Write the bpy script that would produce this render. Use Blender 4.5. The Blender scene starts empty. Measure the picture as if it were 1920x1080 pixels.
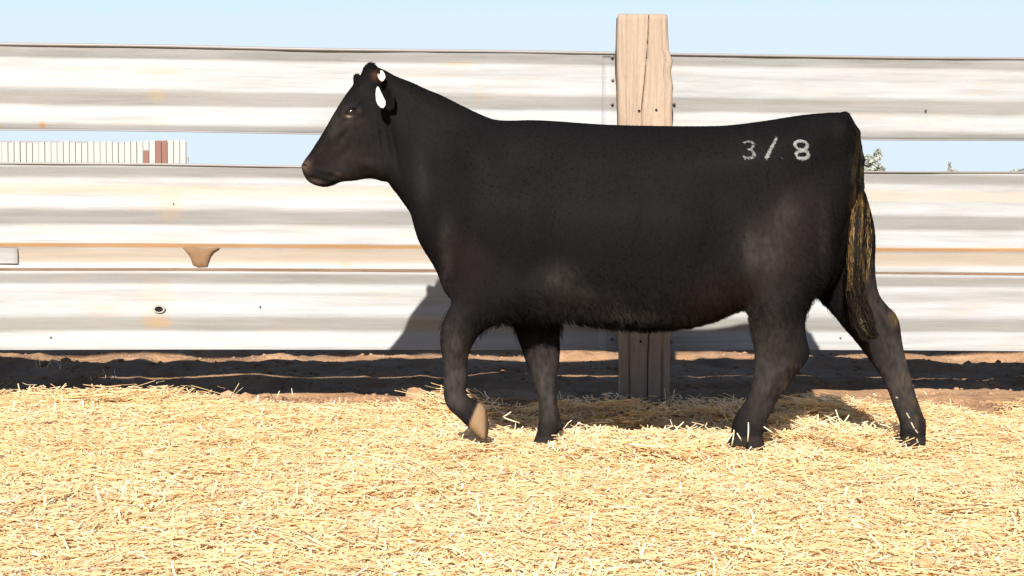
import bpy, math, random
import numpy as np
from mathutils import Vector, Matrix, Euler
from mathutils.bvhtree import BVHTree

random.seed(7)
rng = np.random.default_rng(7)
SC = bpy.context.scene
COL = SC.collection

# ------------------------------------------------------------------ camera, sky, sun, exposure
F = 2943.0                      # focal length in pixels of a 1920 px wide frame
H = 1.0386                      # lens height above the straw
PITCH = math.atan(195.0 / F)
ROLL = 0.0083
cam_d = bpy.data.cameras.new('camera')
cam_d.sensor_width = 36.0
cam_d.lens = 36.0 * F / 1920.0
cam_d.clip_start = 0.1
cam_d.clip_end = 3000.0
cam = bpy.data.objects.new('camera', cam_d)
COL.objects.link(cam)
RC = Matrix.Rotation(math.radians(90) - PITCH, 3, 'X') @ Matrix.Rotation(ROLL, 3, 'Z')
cam.matrix_world = Matrix.Translation((0, 0, H)) @ RC.to_4x4()
SC.camera = cam

SUN_T = 0.57                    # drop per metre of depth
SUN_X = 0.12
world = bpy.data.worlds.new('World')
SC.world = world
world.use_nodes = True
wn = world.node_tree.nodes; wl = world.node_tree.links
sky = wn.new('ShaderNodeTexSky')
sky.sky_type = 'NISHITA'
sky.sun_disc = False
to_sun = Vector((-SUN_X, -1.0, SUN_T)).normalized()
sky.sun_elevation = math.asin(to_sun.z)
sky.sun_rotation = math.atan2(to_sun.x, to_sun.y)
sky.altitude = 900
sky.air_density = 0.8
sky.dust_density = 0.5
sky.ozone_density = 2.0
wn['Background'].inputs['Strength'].default_value = 0.060
# the pale band along the horizon levels off at a hazy light blue
cap = wn.new('ShaderNodeMix'); cap.data_type = 'RGBA'; cap.blend_type = 'DARKEN'
cap.inputs[0].default_value = 1.0
cap.inputs[7].default_value = (4.3, 5.05, 5.85, 1.0)
wl.new(sky.outputs[0], cap.inputs[6])
wl.new(cap.outputs[2], wn['Background'].inputs['Color'])
sd = bpy.data.lights.new('sun', 'SUN')
sd.energy = 4.6
sd.angle = math.radians(0.53)
sd.color = (1.0, 0.955, 0.89)
sun = bpy.data.objects.new('sun', sd)
COL.objects.link(sun)
sun.rotation_euler = to_sun.to_track_quat('Z', 'Y').to_euler()
sun.location = (-2, -8, 9)
SC.view_settings.view_transform = 'Standard'
SC.view_settings.look = 'None'
SC.view_settings.gamma = 1.0
SC.view_settings.use_curve_mapping = False
SC.view_settings.exposure = 1.55
SC.render.engine = 'CYCLES'

# ------------------------------------------------------------------ helpers
def ray(px, py):
    return RC @ Vector(((px - 960.0) / F, -(py - 540.0) / F, -1.0))

def at(px, py, Y):
    d = ray(px, py)
    return Vector((0, 0, H)) + d * (Y / d.y)

RCn = np.array(RC)
def at_np(pts, Y):
    """pixels (n,2) to x,z on the plane at depth Y"""
    pts = np.asarray(pts, float)
    d = np.stack([(pts[:, 0] - 960) / F, -(pts[:, 1] - 540) / F, -np.ones(len(pts))], 1) @ RCn.T
    k = Y / d[:, 1]
    return np.stack([d[:, 0] * k, H + d[:, 2] * k], 1)

def proj(x, y, z):
    """world to pixel of the 1920 frame (numpy)"""
    p = np.stack([x, y, z - H], -1) @ RCn
    return 960 - p[..., 0] * F / p[..., 2], 540 + p[..., 1] * F / p[..., 2]

def tag(o, label=None, cat=None, group=None, kind=None):
    if label: o['label'] = label
    if cat: o['category'] = cat
    if group: o['group'] = group
    if kind: o['kind'] = kind
    return o

def link(name, data, parent=None, mat=None):
    o = bpy.data.objects.new(name, data)
    COL.objects.link(o)
    if parent is not None: o.parent = parent
    if mat is not None and data is not None:
        data.materials.append(mat)
    return o

def mesh_np(name, verts, faces, smooth=True):
    me = bpy.data.meshes.new(name)
    verts = np.asarray(verts, np.float32)
    faces = np.asarray(faces, np.int32)
    n, k = faces.shape
    me.vertices.add(len(verts)); me.vertices.foreach_set('co', verts.ravel())
    me.loops.add(n * k); me.loops.foreach_set('vertex_index', faces.ravel())
    me.polygons.add(n)
    me.polygons.foreach_set('loop_start', np.arange(0, n * k, k, dtype=np.int32))
    me.polygons.foreach_set('use_smooth', np.full(n, smooth))
    me.update(calc_edges=True)
    return me

def mesh_py(name, verts, faces, smooth=False):
    me = bpy.data.meshes.new(name)
    me.from_pydata([tuple(v) for v in verts], [], faces)
    if smooth:
        me.polygons.foreach_set('use_smooth', [True] * len(me.polygons))
    me.update()
    return me

def value_noise(x, y, seed=0):
    """smooth 2-D noise in -1..1"""
    x = np.asarray(x, float); y = np.asarray(y, float)
    xi = np.floor(x).astype(np.int64); yi = np.floor(y).astype(np.int64)
    fx = x - xi; fy = y - yi
    fx = fx * fx * (3 - 2 * fx); fy = fy * fy * (3 - 2 * fy)
    def h(a, b):
        n = (a * 374761393 + b * 668265263 + seed * 2147483647) & 0xffffffff
        n = ((n ^ (n >> 13)) * 1274126177) & 0xffffffff
        return ((n ^ (n >> 16)) & 0xffff) / 32767.5 - 1.0
    a = h(xi, yi); b = h(xi + 1, yi); c = h(xi, yi + 1); d = h(xi + 1, yi + 1)
    return (a * (1 - fx) + b * fx) * (1 - fy) + (c * (1 - fx) + d * fx) * fy

def tube(path, radii, seg=8, cap=True):
    """verts, faces of a tube along a path"""
    V = []; Fc = []
    n = len(path)
    path = [Vector(p) for p in path]
    up = Vector((0, 0, 1))
    for i, p in enumerate(path):
        t = (path[min(i + 1, n - 1)] - path[max(i - 1, 0)]).normalized()
        a = t.cross(up)
        if a.length < 1e-3: a = t.cross(Vector((1, 0, 0)))
        a.normalize(); b = a.cross(t)
        r = radii[i] if hasattr(radii, '__len__') else radii
        for k in range(seg):
            an = 2 * math.pi * k / seg
            V.append(p + a * (r * math.cos(an)) + b * (r * math.sin(an)))
    for i in range(n - 1):
        for k in range(seg):
            k2 = (k + 1) % seg
            Fc.append((i * seg + k, i * seg + k2, (i + 1) * seg + k2, (i + 1) * seg + k))
    if cap:
        Fc.append(tuple(range(seg))[::-1]); Fc.append(tuple((n - 1) * seg + k for k in range(seg)))
    return V, Fc

class NT:
    """small helper for material node trees"""
    def __init__(s, name):
        s.m = bpy.data.materials.new(name); s.m.use_nodes = True
        s.t = s.m.node_tree; s.bsdf = s.t.nodes['Principled BSDF']
    def n(s, typ, **kw):
        nd = s.t.nodes.new(typ)
        for k, v in kw.items():
            if k.startswith('i_'): nd.inputs[k[2:].replace('_', ' ')].default_value = v
            else: setattr(nd, k, v)
        return nd
    def l(s, a, b): s.t.links.new(a, b)
    def coord(s, scale=(1, 1, 1), kind='Object'):
        c = s.n('ShaderNodeTexCoord'); m = s.n('ShaderNodeMapping')
        m.inputs['Scale'].default_value = scale
        s.l(c.outputs[kind], m.inputs['Vector']); return m.outputs[0]
    def noise(s, vec, scale, detail=5, rough=0.6, dist=0.0):
        n = s.n('ShaderNodeTexNoise'); n.inputs['Scale'].default_value = scale
        n.inputs['Detail'].default_value = detail; n.inputs['Roughness'].default_value = rough
        n.inputs['Distortion'].default_value = dist
        s.l(vec, n.inputs['Vector']); return n.outputs['Fac']
    def ramp(s, fac, stops):
        r = s.n('ShaderNodeValToRGB'); e = r.color_ramp.elements
        while len(e) < len(stops): e.new(0.5)
        for i, (p, c) in enumerate(stops):
            e[i].position = p; e[i].color = (*c, 1) if len(c) == 3 else c
        s.l(fac, r.inputs[0]); return r.outputs[0]
    def mix(s, fac, a, b, mode='MIX'):
        m = s.n('ShaderNodeMix', data_type='RGBA', blend_type=mode)
        for sock, v in ((m.inputs[0], fac), (m.inputs[6], a), (m.inputs[7], b)):
            if isinstance(v, (int, float)): sock.default_value = v
            elif isinstance(v, tuple): sock.default_value = (*v, 1) if len(v) == 3 else v
            else: s.l(v, sock)
        return m.outputs[2]
    def math(s, op, a, b=0.0, clamp=False):
        m = s.n('ShaderNodeMath', operation=op, use_clamp=clamp)
        for i, v in enumerate((a, b)):
            if isinstance(v, (int, float)): m.inputs[i].default_value = v
            else: s.l(v, m.inputs[i])
        return m.outputs[0]
    def bump(s, h, strength, dist):
        b = s.n('ShaderNodeBump'); b.inputs['Strength'].default_value = strength
        b.inputs['Distance'].default_value = dist; s.l(h, b.inputs['Height'])
        s.l(b.outputs[0], s.bsdf.inputs['Normal'])
    def set(s, **kw):
        for k, v in kw.items():
            sock = s.bsdf.inputs[k.replace('_', ' ')]
            if isinstance(v, (int, float)): sock.default_value = v
            elif isinstance(v, tuple): sock.default_value = (*v, 1) if len(v) == 3 else v
            else: s.l(v, sock)
        return s.m

M_DARKHEM = None
def flat(name, col, rough=0.6, spec=0.3):
    t = NT(name)
    v = t.noise(t.coord(), 30, 4)
    c = t.mix(t.math('MULTIPLY', v, 0.5), col, tuple(x * 0.6 for x in col))
    return t.set(Base_Color=c, Roughness=rough, Specular_IOR_Level=spec)

# ------------------------------------------------------------------ materials
def m_ground():
    t = NT('dirt')
    v = t.coord()
    n1 = t.noise(v, 2.2, 8, 0.65); n2 = t.noise(v, 26, 6, 0.7)
    c = t.ramp(n1, [(0.3, (0.17, 0.10, 0.056)), (0.5, (0.30, 0.18, 0.10)), (0.72, (0.42, 0.27, 0.165))])
    c = t.mix(t.math('MULTIPLY', n2, 0.6), c, (0.15, 0.08, 0.042))
    at_ = t.n('ShaderNodeAttribute', attribute_name='straw')
    sc = t.ramp(n2, [(0.3, (0.55, 0.37, 0.18)), (0.7, (0.74, 0.54, 0.28))])
    c = t.mix(at_.outputs['Fac'], c, sc)
    t.bump(t.math('ADD', n2, t.noise(v, 90, 3)), 0.8, 0.012)
    return t.set(Base_Color=c, Roughness=0.95, Specular_IOR_Level=0.1)

def m_straw():
    t = NT('straw')
    a = t.n('ShaderNodeAttribute', attribute_name='col')
    m = t.set(Base_Color=a.outputs['Color'], Roughness=0.5, Specular_IOR_Level=0.3)
    tr = t.n('ShaderNodeBsdfTranslucent'); t.l(a.outputs['Color'], tr.inputs['Color'])
    mx = t.n('ShaderNodeMixShader'); mx.inputs[0].default_value = 0.42
    t.l(t.bsdf.outputs[0], mx.inputs[1]); t.l(tr.outputs[0], mx.inputs[2])
    t.l(mx.outputs[0], t.t.nodes['Material Output'].inputs['Surface'])
    return m

def m_panel(name, stain_shade, blobs=()):
    """weathered white painted galvanised sheet; stain = list of (z centre, half height, strength, colour), some of them fold shade painted in"""
    t = NT(name)
    v = t.coord((0.7, 1, 13)); v2 = t.coord((1, 1, 1)); v3 = t.coord((1.2, 1, 60))
    big = t.noise(v, 2.2, 6, 0.6); fine = t.noise(v2, 40, 6, 0.75); streak = t.noise(v3, 3, 5, 0.6)
    c = t.ramp(big, [(0.32, (0.160, 0.157, 0.150)), (0.5, (0.205, 0.203, 0.199)), (0.68, (0.230, 0.230, 0.230))])
    c = t.mix(t.math('MULTIPLY', fine, 0.28), c, (0.15, 0.146, 0.14))
    rst = t.noise(t.coord((0.8, 1, 4)), 3.1, 6, 0.62)
    c = t.mix(t.math('MULTIPLY', t.math('SUBTRACT', rst, 0.56, True), 2.4, True), c, (0.24, 0.18, 0.12))
    sp = t.n('ShaderNodeSeparateXYZ')
    tc = t.n('ShaderNodeTexCoord'); t.l(tc.outputs['Object'], sp.inputs[0])
    for z0, hw, stg, colr in stain_shade:
        d = t.math('ABSOLUTE', t.math('SUBTRACT', sp.outputs['Z'], z0))
        wob = t.math('MULTIPLY', t.math('SUBTRACT', streak, 0.5), hw * 1.4)
        e = t.math('SUBTRACT', 1.0, t.math('DIVIDE', t.math('ADD', d, wob), hw), True)
        e = t.math('MULTIPLY', t.math('MULTIPLY', e, 3.0, True), stg)
        c = t.mix(e, c, colr)
    for bx, bz, rx, rz, stg, colr in blobs:
        ax = t.math('POWER', t.math('DIVIDE', t.math('SUBTRACT', sp.outputs['X'], bx), rx), 2.0)
        az = t.math('POWER', t.math('DIVIDE', t.math('SUBTRACT', sp.outputs['Z'], bz), rz), 2.0)
        q = t.math('ADD', t.math('ADD', ax, az), t.math('MULTIPLY', t.math('SUBTRACT', fine, 0.5), 1.6))
        q = t.math('MULTIPLY', t.math('SUBTRACT', 1.0, q, True), stg)
        c = t.mix(q, c, colr)
    wear = t.noise(t.coord((3, 1, 9)), 5, 7, 0.75)
    c = t.mix(t.math('MULTIPLY', t.math('SUBTRACT', wear, 0.60, True), 3.0, True), c, (0.16, 0.15, 0.14))
    t.bump(t.math('ADD', t.math('MULTIPLY', fine, 0.3), big), 0.4, 0.008)
    return t.set(Base_Color=c, Roughness=0.55, Metallic=0.0, Specular_IOR_Level=0.22)

def m_wood():
    t = NT('weathered_wood')
    v = t.coord((9, 9, 0.55)); v2 = t.coord((30, 30, 1.2)); vs = t.coord((1, 1, 1))
    g1 = t.noise(v, 3.2, 8, 0.72, 1.6); g2 = t.noise(v2, 4, 5, 0.7)
    c = t.ramp(g1, [(0.28, (0.085, 0.055, 0.036)), (0.43, (0.22, 0.15, 0.098)), (0.7, (0.33, 0.24, 0.165))])
    kn = t.noise(t.coord((5, 5, 1.4)), 2.3, 3, 0.5, 1.2)
    c = t.mix(t.math('MULTIPLY', t.math('SUBTRACT', kn, 0.56, True), 3.5, True), c, (0.13, 0.085, 0.055))
    c = t.mix(t.math('MULTIPLY', g2, 0.75), c, (0.20, 0.135, 0.09))
    c = t.mix(t.math('MULTIPLY', t.noise(vs, 2.2, 4), 0.45), c, (0.27, 0.25, 0.225))
    t.bump(t.math('ADD', g1, g2), 0.9, 0.006)
    return t.set(Base_Color=c, Roughness=0.9, Specular_IOR_Level=0.15)

def soft_gloss(t, col, g, rough, normal=None):
    d = t.n('ShaderNodeBsdfDiffuse'); gl = t.n('ShaderNodeBsdfGlossy'); ad = t.n('ShaderNodeAddShader')
    t.l(col, d.inputs['Color']); gl.inputs['Color'].default_value = (g, g, g * 1.04, 1); gl.inputs['Roughness'].default_value = rough
    if normal is not None:
        t.l(normal, d.inputs['Normal']); t.l(normal, gl.inputs['Normal'])
    t.l(d.outputs[0], ad.inputs[0]); t.l(gl.outputs[0], ad.inputs[1])
    t.l(ad.outputs[0], t.t.nodes['Material Output'].inputs['Surface'])
    return t.m

def m_body():
    t = NT('black_hide')
    a = t.n('ShaderNodeAttribute', attribute_name='tint')
    n = t.noise(t.coord((60, 60, 22)), 3.0, 5, 0.7)
    c = t.mix(t.math('MULTIPLY', n, 0.5), a.outputs['Color'], (0.012, 0.011, 0.011))
    t.bump(n, 0.35, 0.004)
    return soft_gloss(t, c, 0.0008, 0.5, t.bsdf.inputs['Normal'].links[0].from_socket)

def m_coat():
    t = NT('black_hair')
    a = t.n('ShaderNodeAttribute', attribute_name='tint')
    return soft_gloss(t, a.outputs['Color'], 0.0028, 0.40)

M_GROUND = m_ground(); M_STRAW = m_straw(); M_WOOD = m_wood(); M_BODY = m_body(); M_COAT = m_coat()
M_GALV = flat('dark_galvanised_edge', (0.16, 0.145, 0.135), 0.5, 0.5)  # darker than the sheets, to carry the shade of the rolled lip
M_BOLT = flat('rusty_steel', (0.10, 0.075, 0.06), 0.6, 0.4)
M_DARK = flat('dark_opening', (0.012, 0.011, 0.01), 0.9, 0.1)

# ------------------------------------------------------------------ ground
FT = math.tan(math.radians(4.1))                 # the fence recedes to the right
def fence_y(x, off=0.0): return 7.78 + x * FT + off

def gauss(x, y, cx, cy, sx, sy): return np.exp(-((x - cx) / sx) ** 2 - ((y - cy) / sy) ** 2)
_tuft = at(1580, 800, 6.35); _nh = at(1440, 830, 5.95)
def height(x, y):
    x = np.asarray(x, float); y = np.asarray(y, float)
    z = 0.016 * value_noise(x * 2.1, y * 2.6, 1) + 0.010 * value_noise(x * 5.3, y * 6.1, 2) + 0.005 * value_noise(x * 13, y * 13, 3)
    amp = np.clip((7.9 - y) / 1.2, 0, 1)
    z = z * (0.35 + 0.65 * amp) - 0.014
    # trampled hollow behind the crest the heifer walks on
    z = z + 0.022 * np.exp(-((y - 6.12) / 0.16) ** 2) * np.exp(-((x - 0.52) / 0.28) ** 4)
    z = z - 0.098 * np.exp(-((y - 6.88) / 0.38) ** 4) * np.exp(-((x - 0.62) / 0.95) ** 4)
    z = z + 0.035 * gauss(x, y, -0.20, 6.05, 0.13, 0.14)
    z = z + 0.055 * gauss(x, y, 1.36, 6.30, 0.16, 0.16) + 0.045 * gauss(x, y, 0.88, 5.85, 0.22, 0.13)
    z = z + 0.035 * gauss(x, y, 0.50, 5.95, 0.30, 0.12)
    # soft ridges of scraped dirt running along the fence
    z = z - 0.065 * np.clip((y - 7.62) / 0.40, 0, 1) * np.clip((12.5 - y) / 2.0, 0, 1)
    b = np.clip((y - 7.55) / 0.35, 0, 1) * np.clip((16 - y) / 4, 0, 1)
    z = z + b * (0.028 * value_noise(x * 0.9 + 3, y * 2.9, 5) + 0.030 * value_noise(x * 2.6, y * 5.5, 6) + 0.036 * (0.5 - np.abs(value_noise(x * 5.5, y * 8, 8))) + 0.013 * (0.5 - np.abs(value_noise(x * 14, y * 16, 9))))
    side = 1 - 0.9 * np.exp(-((x - 0.55) / 0.75) ** 4)
    z = z + side * 0.040 * np.exp(-((y - 7.44) / 0.14) ** 2) * (0.8 + 0.5 * value_noise(x * 2.0, 0 * x, 9))
    return z

def straw_edge(x): return 7.40 + 0.16 * value_noise(x * 1.3, 0 * x + 4, 21) + 0.07 * value_noise(x * 5, 0 * x, 22) + 0.02 * gauss(x, 0 * x, 0.5, 0, 0.5, 1)

xs = np.concatenate([[-900, -300, -100, -40, -18, -9, -6], np.arange(-4, 4.001, 0.022), [6, 9, 18, 40, 100, 300, 900]])
ys = np.concatenate([[-300, -60, -20, -6, 0, 1.5, 2.4], np.arange(3.0, 11.0, 0.022), np.geomspace(11.1, 1500, 26)])
GX, GY = np.meshgrid(xs, ys, indexing='ij')
near = (np.abs(GX) < 8) & (GY > 1) & (GY < 16)
GZ = np.where(near, height(GX, GY), -0.014)
nx_, ny_ = GX.shape
idx = np.arange(nx_ * ny_).reshape(nx_, ny_)
fc = np.stack([idx[:-1, :-1], idx[1:, :-1], idx[1:, 1:], idx[:-1, 1:]], -1).reshape(-1, 4)
gm = mesh_np('ground', np.stack([GX, GY, GZ], -1).reshape(-1, 3), fc)
sa = gm.attributes.new('straw', 'FLOAT', 'POINT')
strawmask = np.clip((straw_edge(GX) - 0.05 - GY) / 0.18, 0, 1) * np.clip((5 - np.abs(GX)) / 1.0, 0, 1)
sa.data.foreach_set('value', strawmask.ravel().astype(np.float32))
ground = tag(link('ground', gm, None, M_GROUND), 'trampled brown dirt of the cattle yard', kind='structure')

# ------------------------------------------------------------------ straw bed (uncountable: one object)
STRAW_COLS = np.array([(0.91, 0.70, 0.42), (0.92, 0.75, 0.49), (0.89, 0.65, 0.37), (0.92, 0.80, 0.58), (0.92, 0.87, 0.77), (0.86, 0.60, 0.34), (0.70, 0.48, 0.29)])
STRAW_P = np.array([0.29, 0.27, 0.16, 0.14, 0.06, 0.06, 0.02])
def straw_clump(n, R, seed, lift=0.032, tilt=0.12, lmin=0.02, lmax=0.13):
    r = np.random.default_rng(seed)
    a = r.uniform(0, 2 * math.pi, n); rad = R * np.sqrt(r.uniform(0, 1, n))
    c = np.stack([rad * np.cos(a), rad * np.sin(a), r.uniform(-0.008, lift, n) * r.uniform(0.2, 1, n)], 1)
    yaw = r.uniform(0, 2 * math.pi, n); ti = r.normal(0, tilt, n)
    L = r.uniform(lmin, lmax, n); w = r.uniform(0.0012, 0.0032, n)
    d = np.stack([np.cos(yaw) * np.cos(ti), np.sin(yaw) * np.cos(ti), np.sin(ti)], 1)
    s = np.stack([-np.sin(yaw), np.cos(yaw), 0 * yaw], 1)
    u = np.cross(d, s)
    bend = r.normal(0, 0.13, n)[:, None] * L[:, None]
    V = []
    for j, tt in enumerate((-0.5, 0.0, 0.5)):
        cen = c + d * (L * tt)[:, None] + (s * bend if j == 1 else 0)
        for k in range(3):
            an = 2 * math.pi * k / 3 + 0.5
            V.append(cen + s * (w * math.cos(an))[:, None] + u * (w * math.sin(an) * 0.6)[:, None])
    V = np.stack(V, 1)                        # n,9,3
    base = np.arange(n)[:, None] * 9
    q = []
    for j in range(2):
        for k in range(3):
            k2 = (k + 1) % 3
            q.append([j * 3 + k, j * 3 + k2, j * 3 + 3 + k2, j * 3 + 3 + k])
    q = np.array(q)
    Fq = (base[:, :, None] + q[None]).reshape(-1, 4)
    me = mesh_np('straw_clump', V.reshape(-1, 3), Fq, smooth=False)
    ci = r.choice(len(STRAW_COLS), n, p=STRAW_P / STRAW_P.sum())
    col = STRAW_COLS[ci] * r.uniform(0.85, 1.12, (n, 1))
    at_ = me.attributes.new('col', 'FLOAT_COLOR', 'POINT')
    cc = np.concatenate([np.clip(col, 0, 0.92), np.ones((n, 1))], 1)
    at_.data.foreach_set('color', np.repeat(cc, 9, axis=0).ravel().astype(np.float32))
    me.materials.append(M_STRAW)
    return me

clumps = bpy.data.collections.new('straw_clumps')
for k in range(10):
    clumps.objects.link(bpy.data.objects.new('straw_clump_source', straw_clump(150, 0.15, 50 + k)))
for k in range(5):
    clumps.objects.link(bpy.data.objects.new('chaff_source', straw_clump(230, 0.15, 70 + k, lift=0.026, tilt=0.25, lmin=0.008, lmax=0.04)))
upr = bpy.data.collections.new('upright_straw')
for k in range(4):
    upr.objects.link(bpy.data.objects.new('straw_tuft_source', straw_clump(10, 0.10, 90 + k, lift=0.03, tilt=0.75, lmin=0.03, lmax=0.085)))

def scatter(name, n_try, coll, dens, parent=None, lift=0.0, smin=0.7, smax=1.45):
    px = rng.uniform(-3.4, 3.6, n_try); py = rng.uniform(3.5, 9.2, n_try)
    keep = rng.uniform(0, 1, n_try) < dens(px, py)
    keep &= np.abs(px) < 0.36 * py + 0.55
    px, py = px[keep], py[keep]; n = len(px)
    e = 0.06
    zz = height(px, py)
    sx = (height(px + e, py) - height(px - e, py)) / (2 * e); sy = (height(px, py + e) - height(px, py - e)) / (2 * e)
    me = bpy.data.meshes.new(name)
    me.vertices.add(n)
    me.vertices.foreach_set('co', np.stack([px, py, zz + lift], 1).astype(np.float32).ravel())
    r_ = me.attributes.new('rot', 'FLOAT_VECTOR', 'POINT')
    yaw = rng.uniform(0, 2 * math.pi, n)
    # tilt to the slope, in the instance's own frame
    rx = np.arctan(sy) * np.cos(yaw) - np.arctan(sx) * np.sin(yaw) * -1
    rots = np.stack([np.arctan(sy), -np.arctan(sx), yaw], 1)
    r_.data.foreach_set('vector', rots.astype(np.float32).ravel())
    s_ = me.attributes.new('scl', 'FLOAT', 'POINT')
    s_.data.foreach_set('value', rng.uniform(smin, smax, n).astype(np.float32))
    o = link(name, me, parent, M_STRAW)
    ng = bpy.data.node_groups.new(name, 'GeometryNodeTree')
    ng.interface.new_socket('Geometry', in_out='INPUT', socket_type='NodeSocketGeometry')
    ng.interface.new_socket('Geometry', in_out='OUTPUT', socket_type='NodeSocketGeometry')
    N = ng.nodes; L = ng.links
    gi = N.new('NodeGroupInput'); go = N.new('NodeGroupOutput')
    ip = N.new('GeometryNodeInstanceOnPoints'); ci = N.new('GeometryNodeCollectionInfo')
    ci.inputs['Collection'].default_value = coll
    ci.inputs['Separate Children'].default_value = True
    ci.inputs['Reset Children'].default_value = True
    ip.inputs['Pick Instance'].default_value = True
    na = N.new('GeometryNodeInputNamedAttribute'); na.data_type = 'FLOAT_VECTOR'; na.inputs['Name'].default_value = 'rot'
    ns = N.new('GeometryNodeInputNamedAttribute'); ns.data_type = 'FLOAT'; ns.inputs['Name'].default_value = 'scl'
    L.new(gi.outputs[0], ip.inputs['Points']); L.new(ci.outputs[0], ip.inputs['Instance'])
    L.new(na.outputs['Attribute'], ip.inputs['Rotation']); L.new(ns.outputs['Attribute'], ip.inputs['Scale'])
    L.new(ip.outputs[0], go.inputs[0])
    md = o.modifiers.new('scatter', 'NODES'); md.node_group = ng
    return o

def d_bed(x, y):
    e = straw_edge(x)
    return np.clip((e - y) / 0.22, 0, 1) ** 1.3
def d_loose(x, y):
    e = straw_edge(x)
    return np.where(y < e, 0.35, 0.34 * np.exp(-np.abs(y - e) / 0.30) + 0.05)
tag(scatter('straw_bedding', 6200, clumps, d_bed), 'deep golden straw bedding spread over the yard in front of the fence', kind='stuff')
tag(scatter('loose_straw', 900, upr, d_loose, lift=0.006), 'loose straw stalks sticking up from the bedding and dirt', kind='stuff')

def crumbs():
    """loose crumbs of soil along the fence and at the edge of the straw"""
    r = np.random.default_rng(31)
    import bmesh
    bm = bmesh.new(); bmesh.ops.create_icosphere(bm, subdivisions=1, radius=1)
    bv = np.array([v.co[:] for v in bm.verts]); bf = np.array([[v.index for v in f.verts] for f in bm.faces]); bm.free()
    n = 9000
    y = np.concatenate([r.normal(7.46, 0.10, n // 2), r.uniform(7.5, 10.8, n - n // 2)])
    x = r.uniform(-1, 1, n) * (0.36 * y + 0.5)
    s = np.minimum(0.0035 * np.exp(r.normal(0.35, 0.65, n)), 0.03)
    z = height(x, y)
    J = 1 + r.normal(0, 0.22, (n, len(bv), 3))
    V = bv[None] * J * s[:, None, None] * np.array([1.2, 1.0, 0.7]) + np.stack([x, y, z + s * 0.2], 1)[:, None]
    Fc = (np.arange(n)[:, None, None] * len(bv) + bf[None]).reshape(-1, 3)
    me = mesh_np('soil_crumbs', V.reshape(-1, 3), Fc, smooth=False)
    tag(link('soil_crumbs', me, None, M_GROUND), 'small dark crumbs of soil scattered under and behind the fence', kind='stuff')
crumbs()

# ------------------------------------------------------------------ metal fence
fence = bpy.data.objects.new('metal_fence', None); COL.objects.link(fence)
fence.location = (0.64, fence_y(0.64), 0)
tag(fence, 'long fence of weathered white corrugated steel sheets bolted to a timber post', 'fence')
bpy.context.view_layer.update()
FO = Vector(fence.location)
def fpart(name, me, mat, label=None):
    me.transform(Matrix.Translation(-FO))
    o = link(name, me, fence, mat)
    if label: o['label'] = label
    return o

def zrow(py):            # height of a sheet feature seen at x = 490, on the fence
    Yf = 7.78 - 1.2 * FT
    return at(490, py, Yf).z

P1 = [(90, .026), (93, .030), (97, .029), (111, .006), (116, .004), (124, .011), (146, .015), (166, .035), (172, .037), (178, .034), (198, .008), (203, .006), (209, .010), (229, .036), (236, .038), (240, .034), (247, .020), (249, .014)]
P2 = [(y + 221, p) for y, p in P1 if y < 232] + [(453, .036), (457, .040), (461, .034), (466, .027), (480, .020), (491, .017), (499, .024), (504, .030)]
P3 = [(y + 419, p) for y, p in P1 if y < 232] + [(651, .036), (655, .038)]
def sheet(prof, x0, x1, seed, proud=0.0, thick=0.0025, amp=1.0):
    zs = [zrow(y) for y, _ in prof]; ps = [0.022 + (p - 0.022) * 0.74 for _, p in prof]
    # densify the profile with smoothing
    s = np.linspace(0, len(zs) - 1, (len(zs) - 1) * 3 + 1)
    z = np.interp(s, range(len(zs)), zs); p = np.interp(s, range(len(zs)), ps)
    k = np.array([.25, .5, .25])
    p2 = p.copy(); p2[1:-1] = np.convolve(p, k, 'valid')
    X = np.arange(x0, x1 + 1e-6, min(0.04, (x1 - x0) / 3))
    XX, ZZ = np.meshgrid(X, z, indexing='ij')
    PP = np.broadcast_to(p2, XX.shape).copy()
    PP += amp * (0.005 * value_noise(XX * 1.1, ZZ * 4, seed) + 0.0028 * value_noise(XX * 4, ZZ * 9, seed + 1) + 0.0012 * value_noise(XX * 11, ZZ * 16, seed + 3))
    ZZ = ZZ + amp * 0.003 * value_noise(XX * 0.7, 0 * ZZ, seed + 2)
    front = np.stack([XX, 7.78 + XX * FT - PP - proud, ZZ], -1)
    back = front + np.array([0, thick, 0])
    n, m = XX.shape
    i = np.arange(n * m).reshape(n, m)
    f = np.stack([i[:-1, :-1], i[1:, :-1], i[1:, 1:], i[:-1, 1:]], -1).reshape(-1, 4)
    g = (f + n * m)[:, ::-1]
    rim = []
    def strip(a, b):
        a = np.asarray(a); 
        rim.append(np.stack([a[:-1], a[1:], a[1:] + n * m, a[:-1] + n * m], -1))
    strip(i[:, 0], 0); strip(i[:, -1], 0); strip(i[0, :], 0); strip(i[-1, :], 0)
    return mesh_np('panel', np.concatenate([front.reshape(-1, 3), back.reshape(-1, 3)]), np.concatenate([f, g] + rim))

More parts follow.
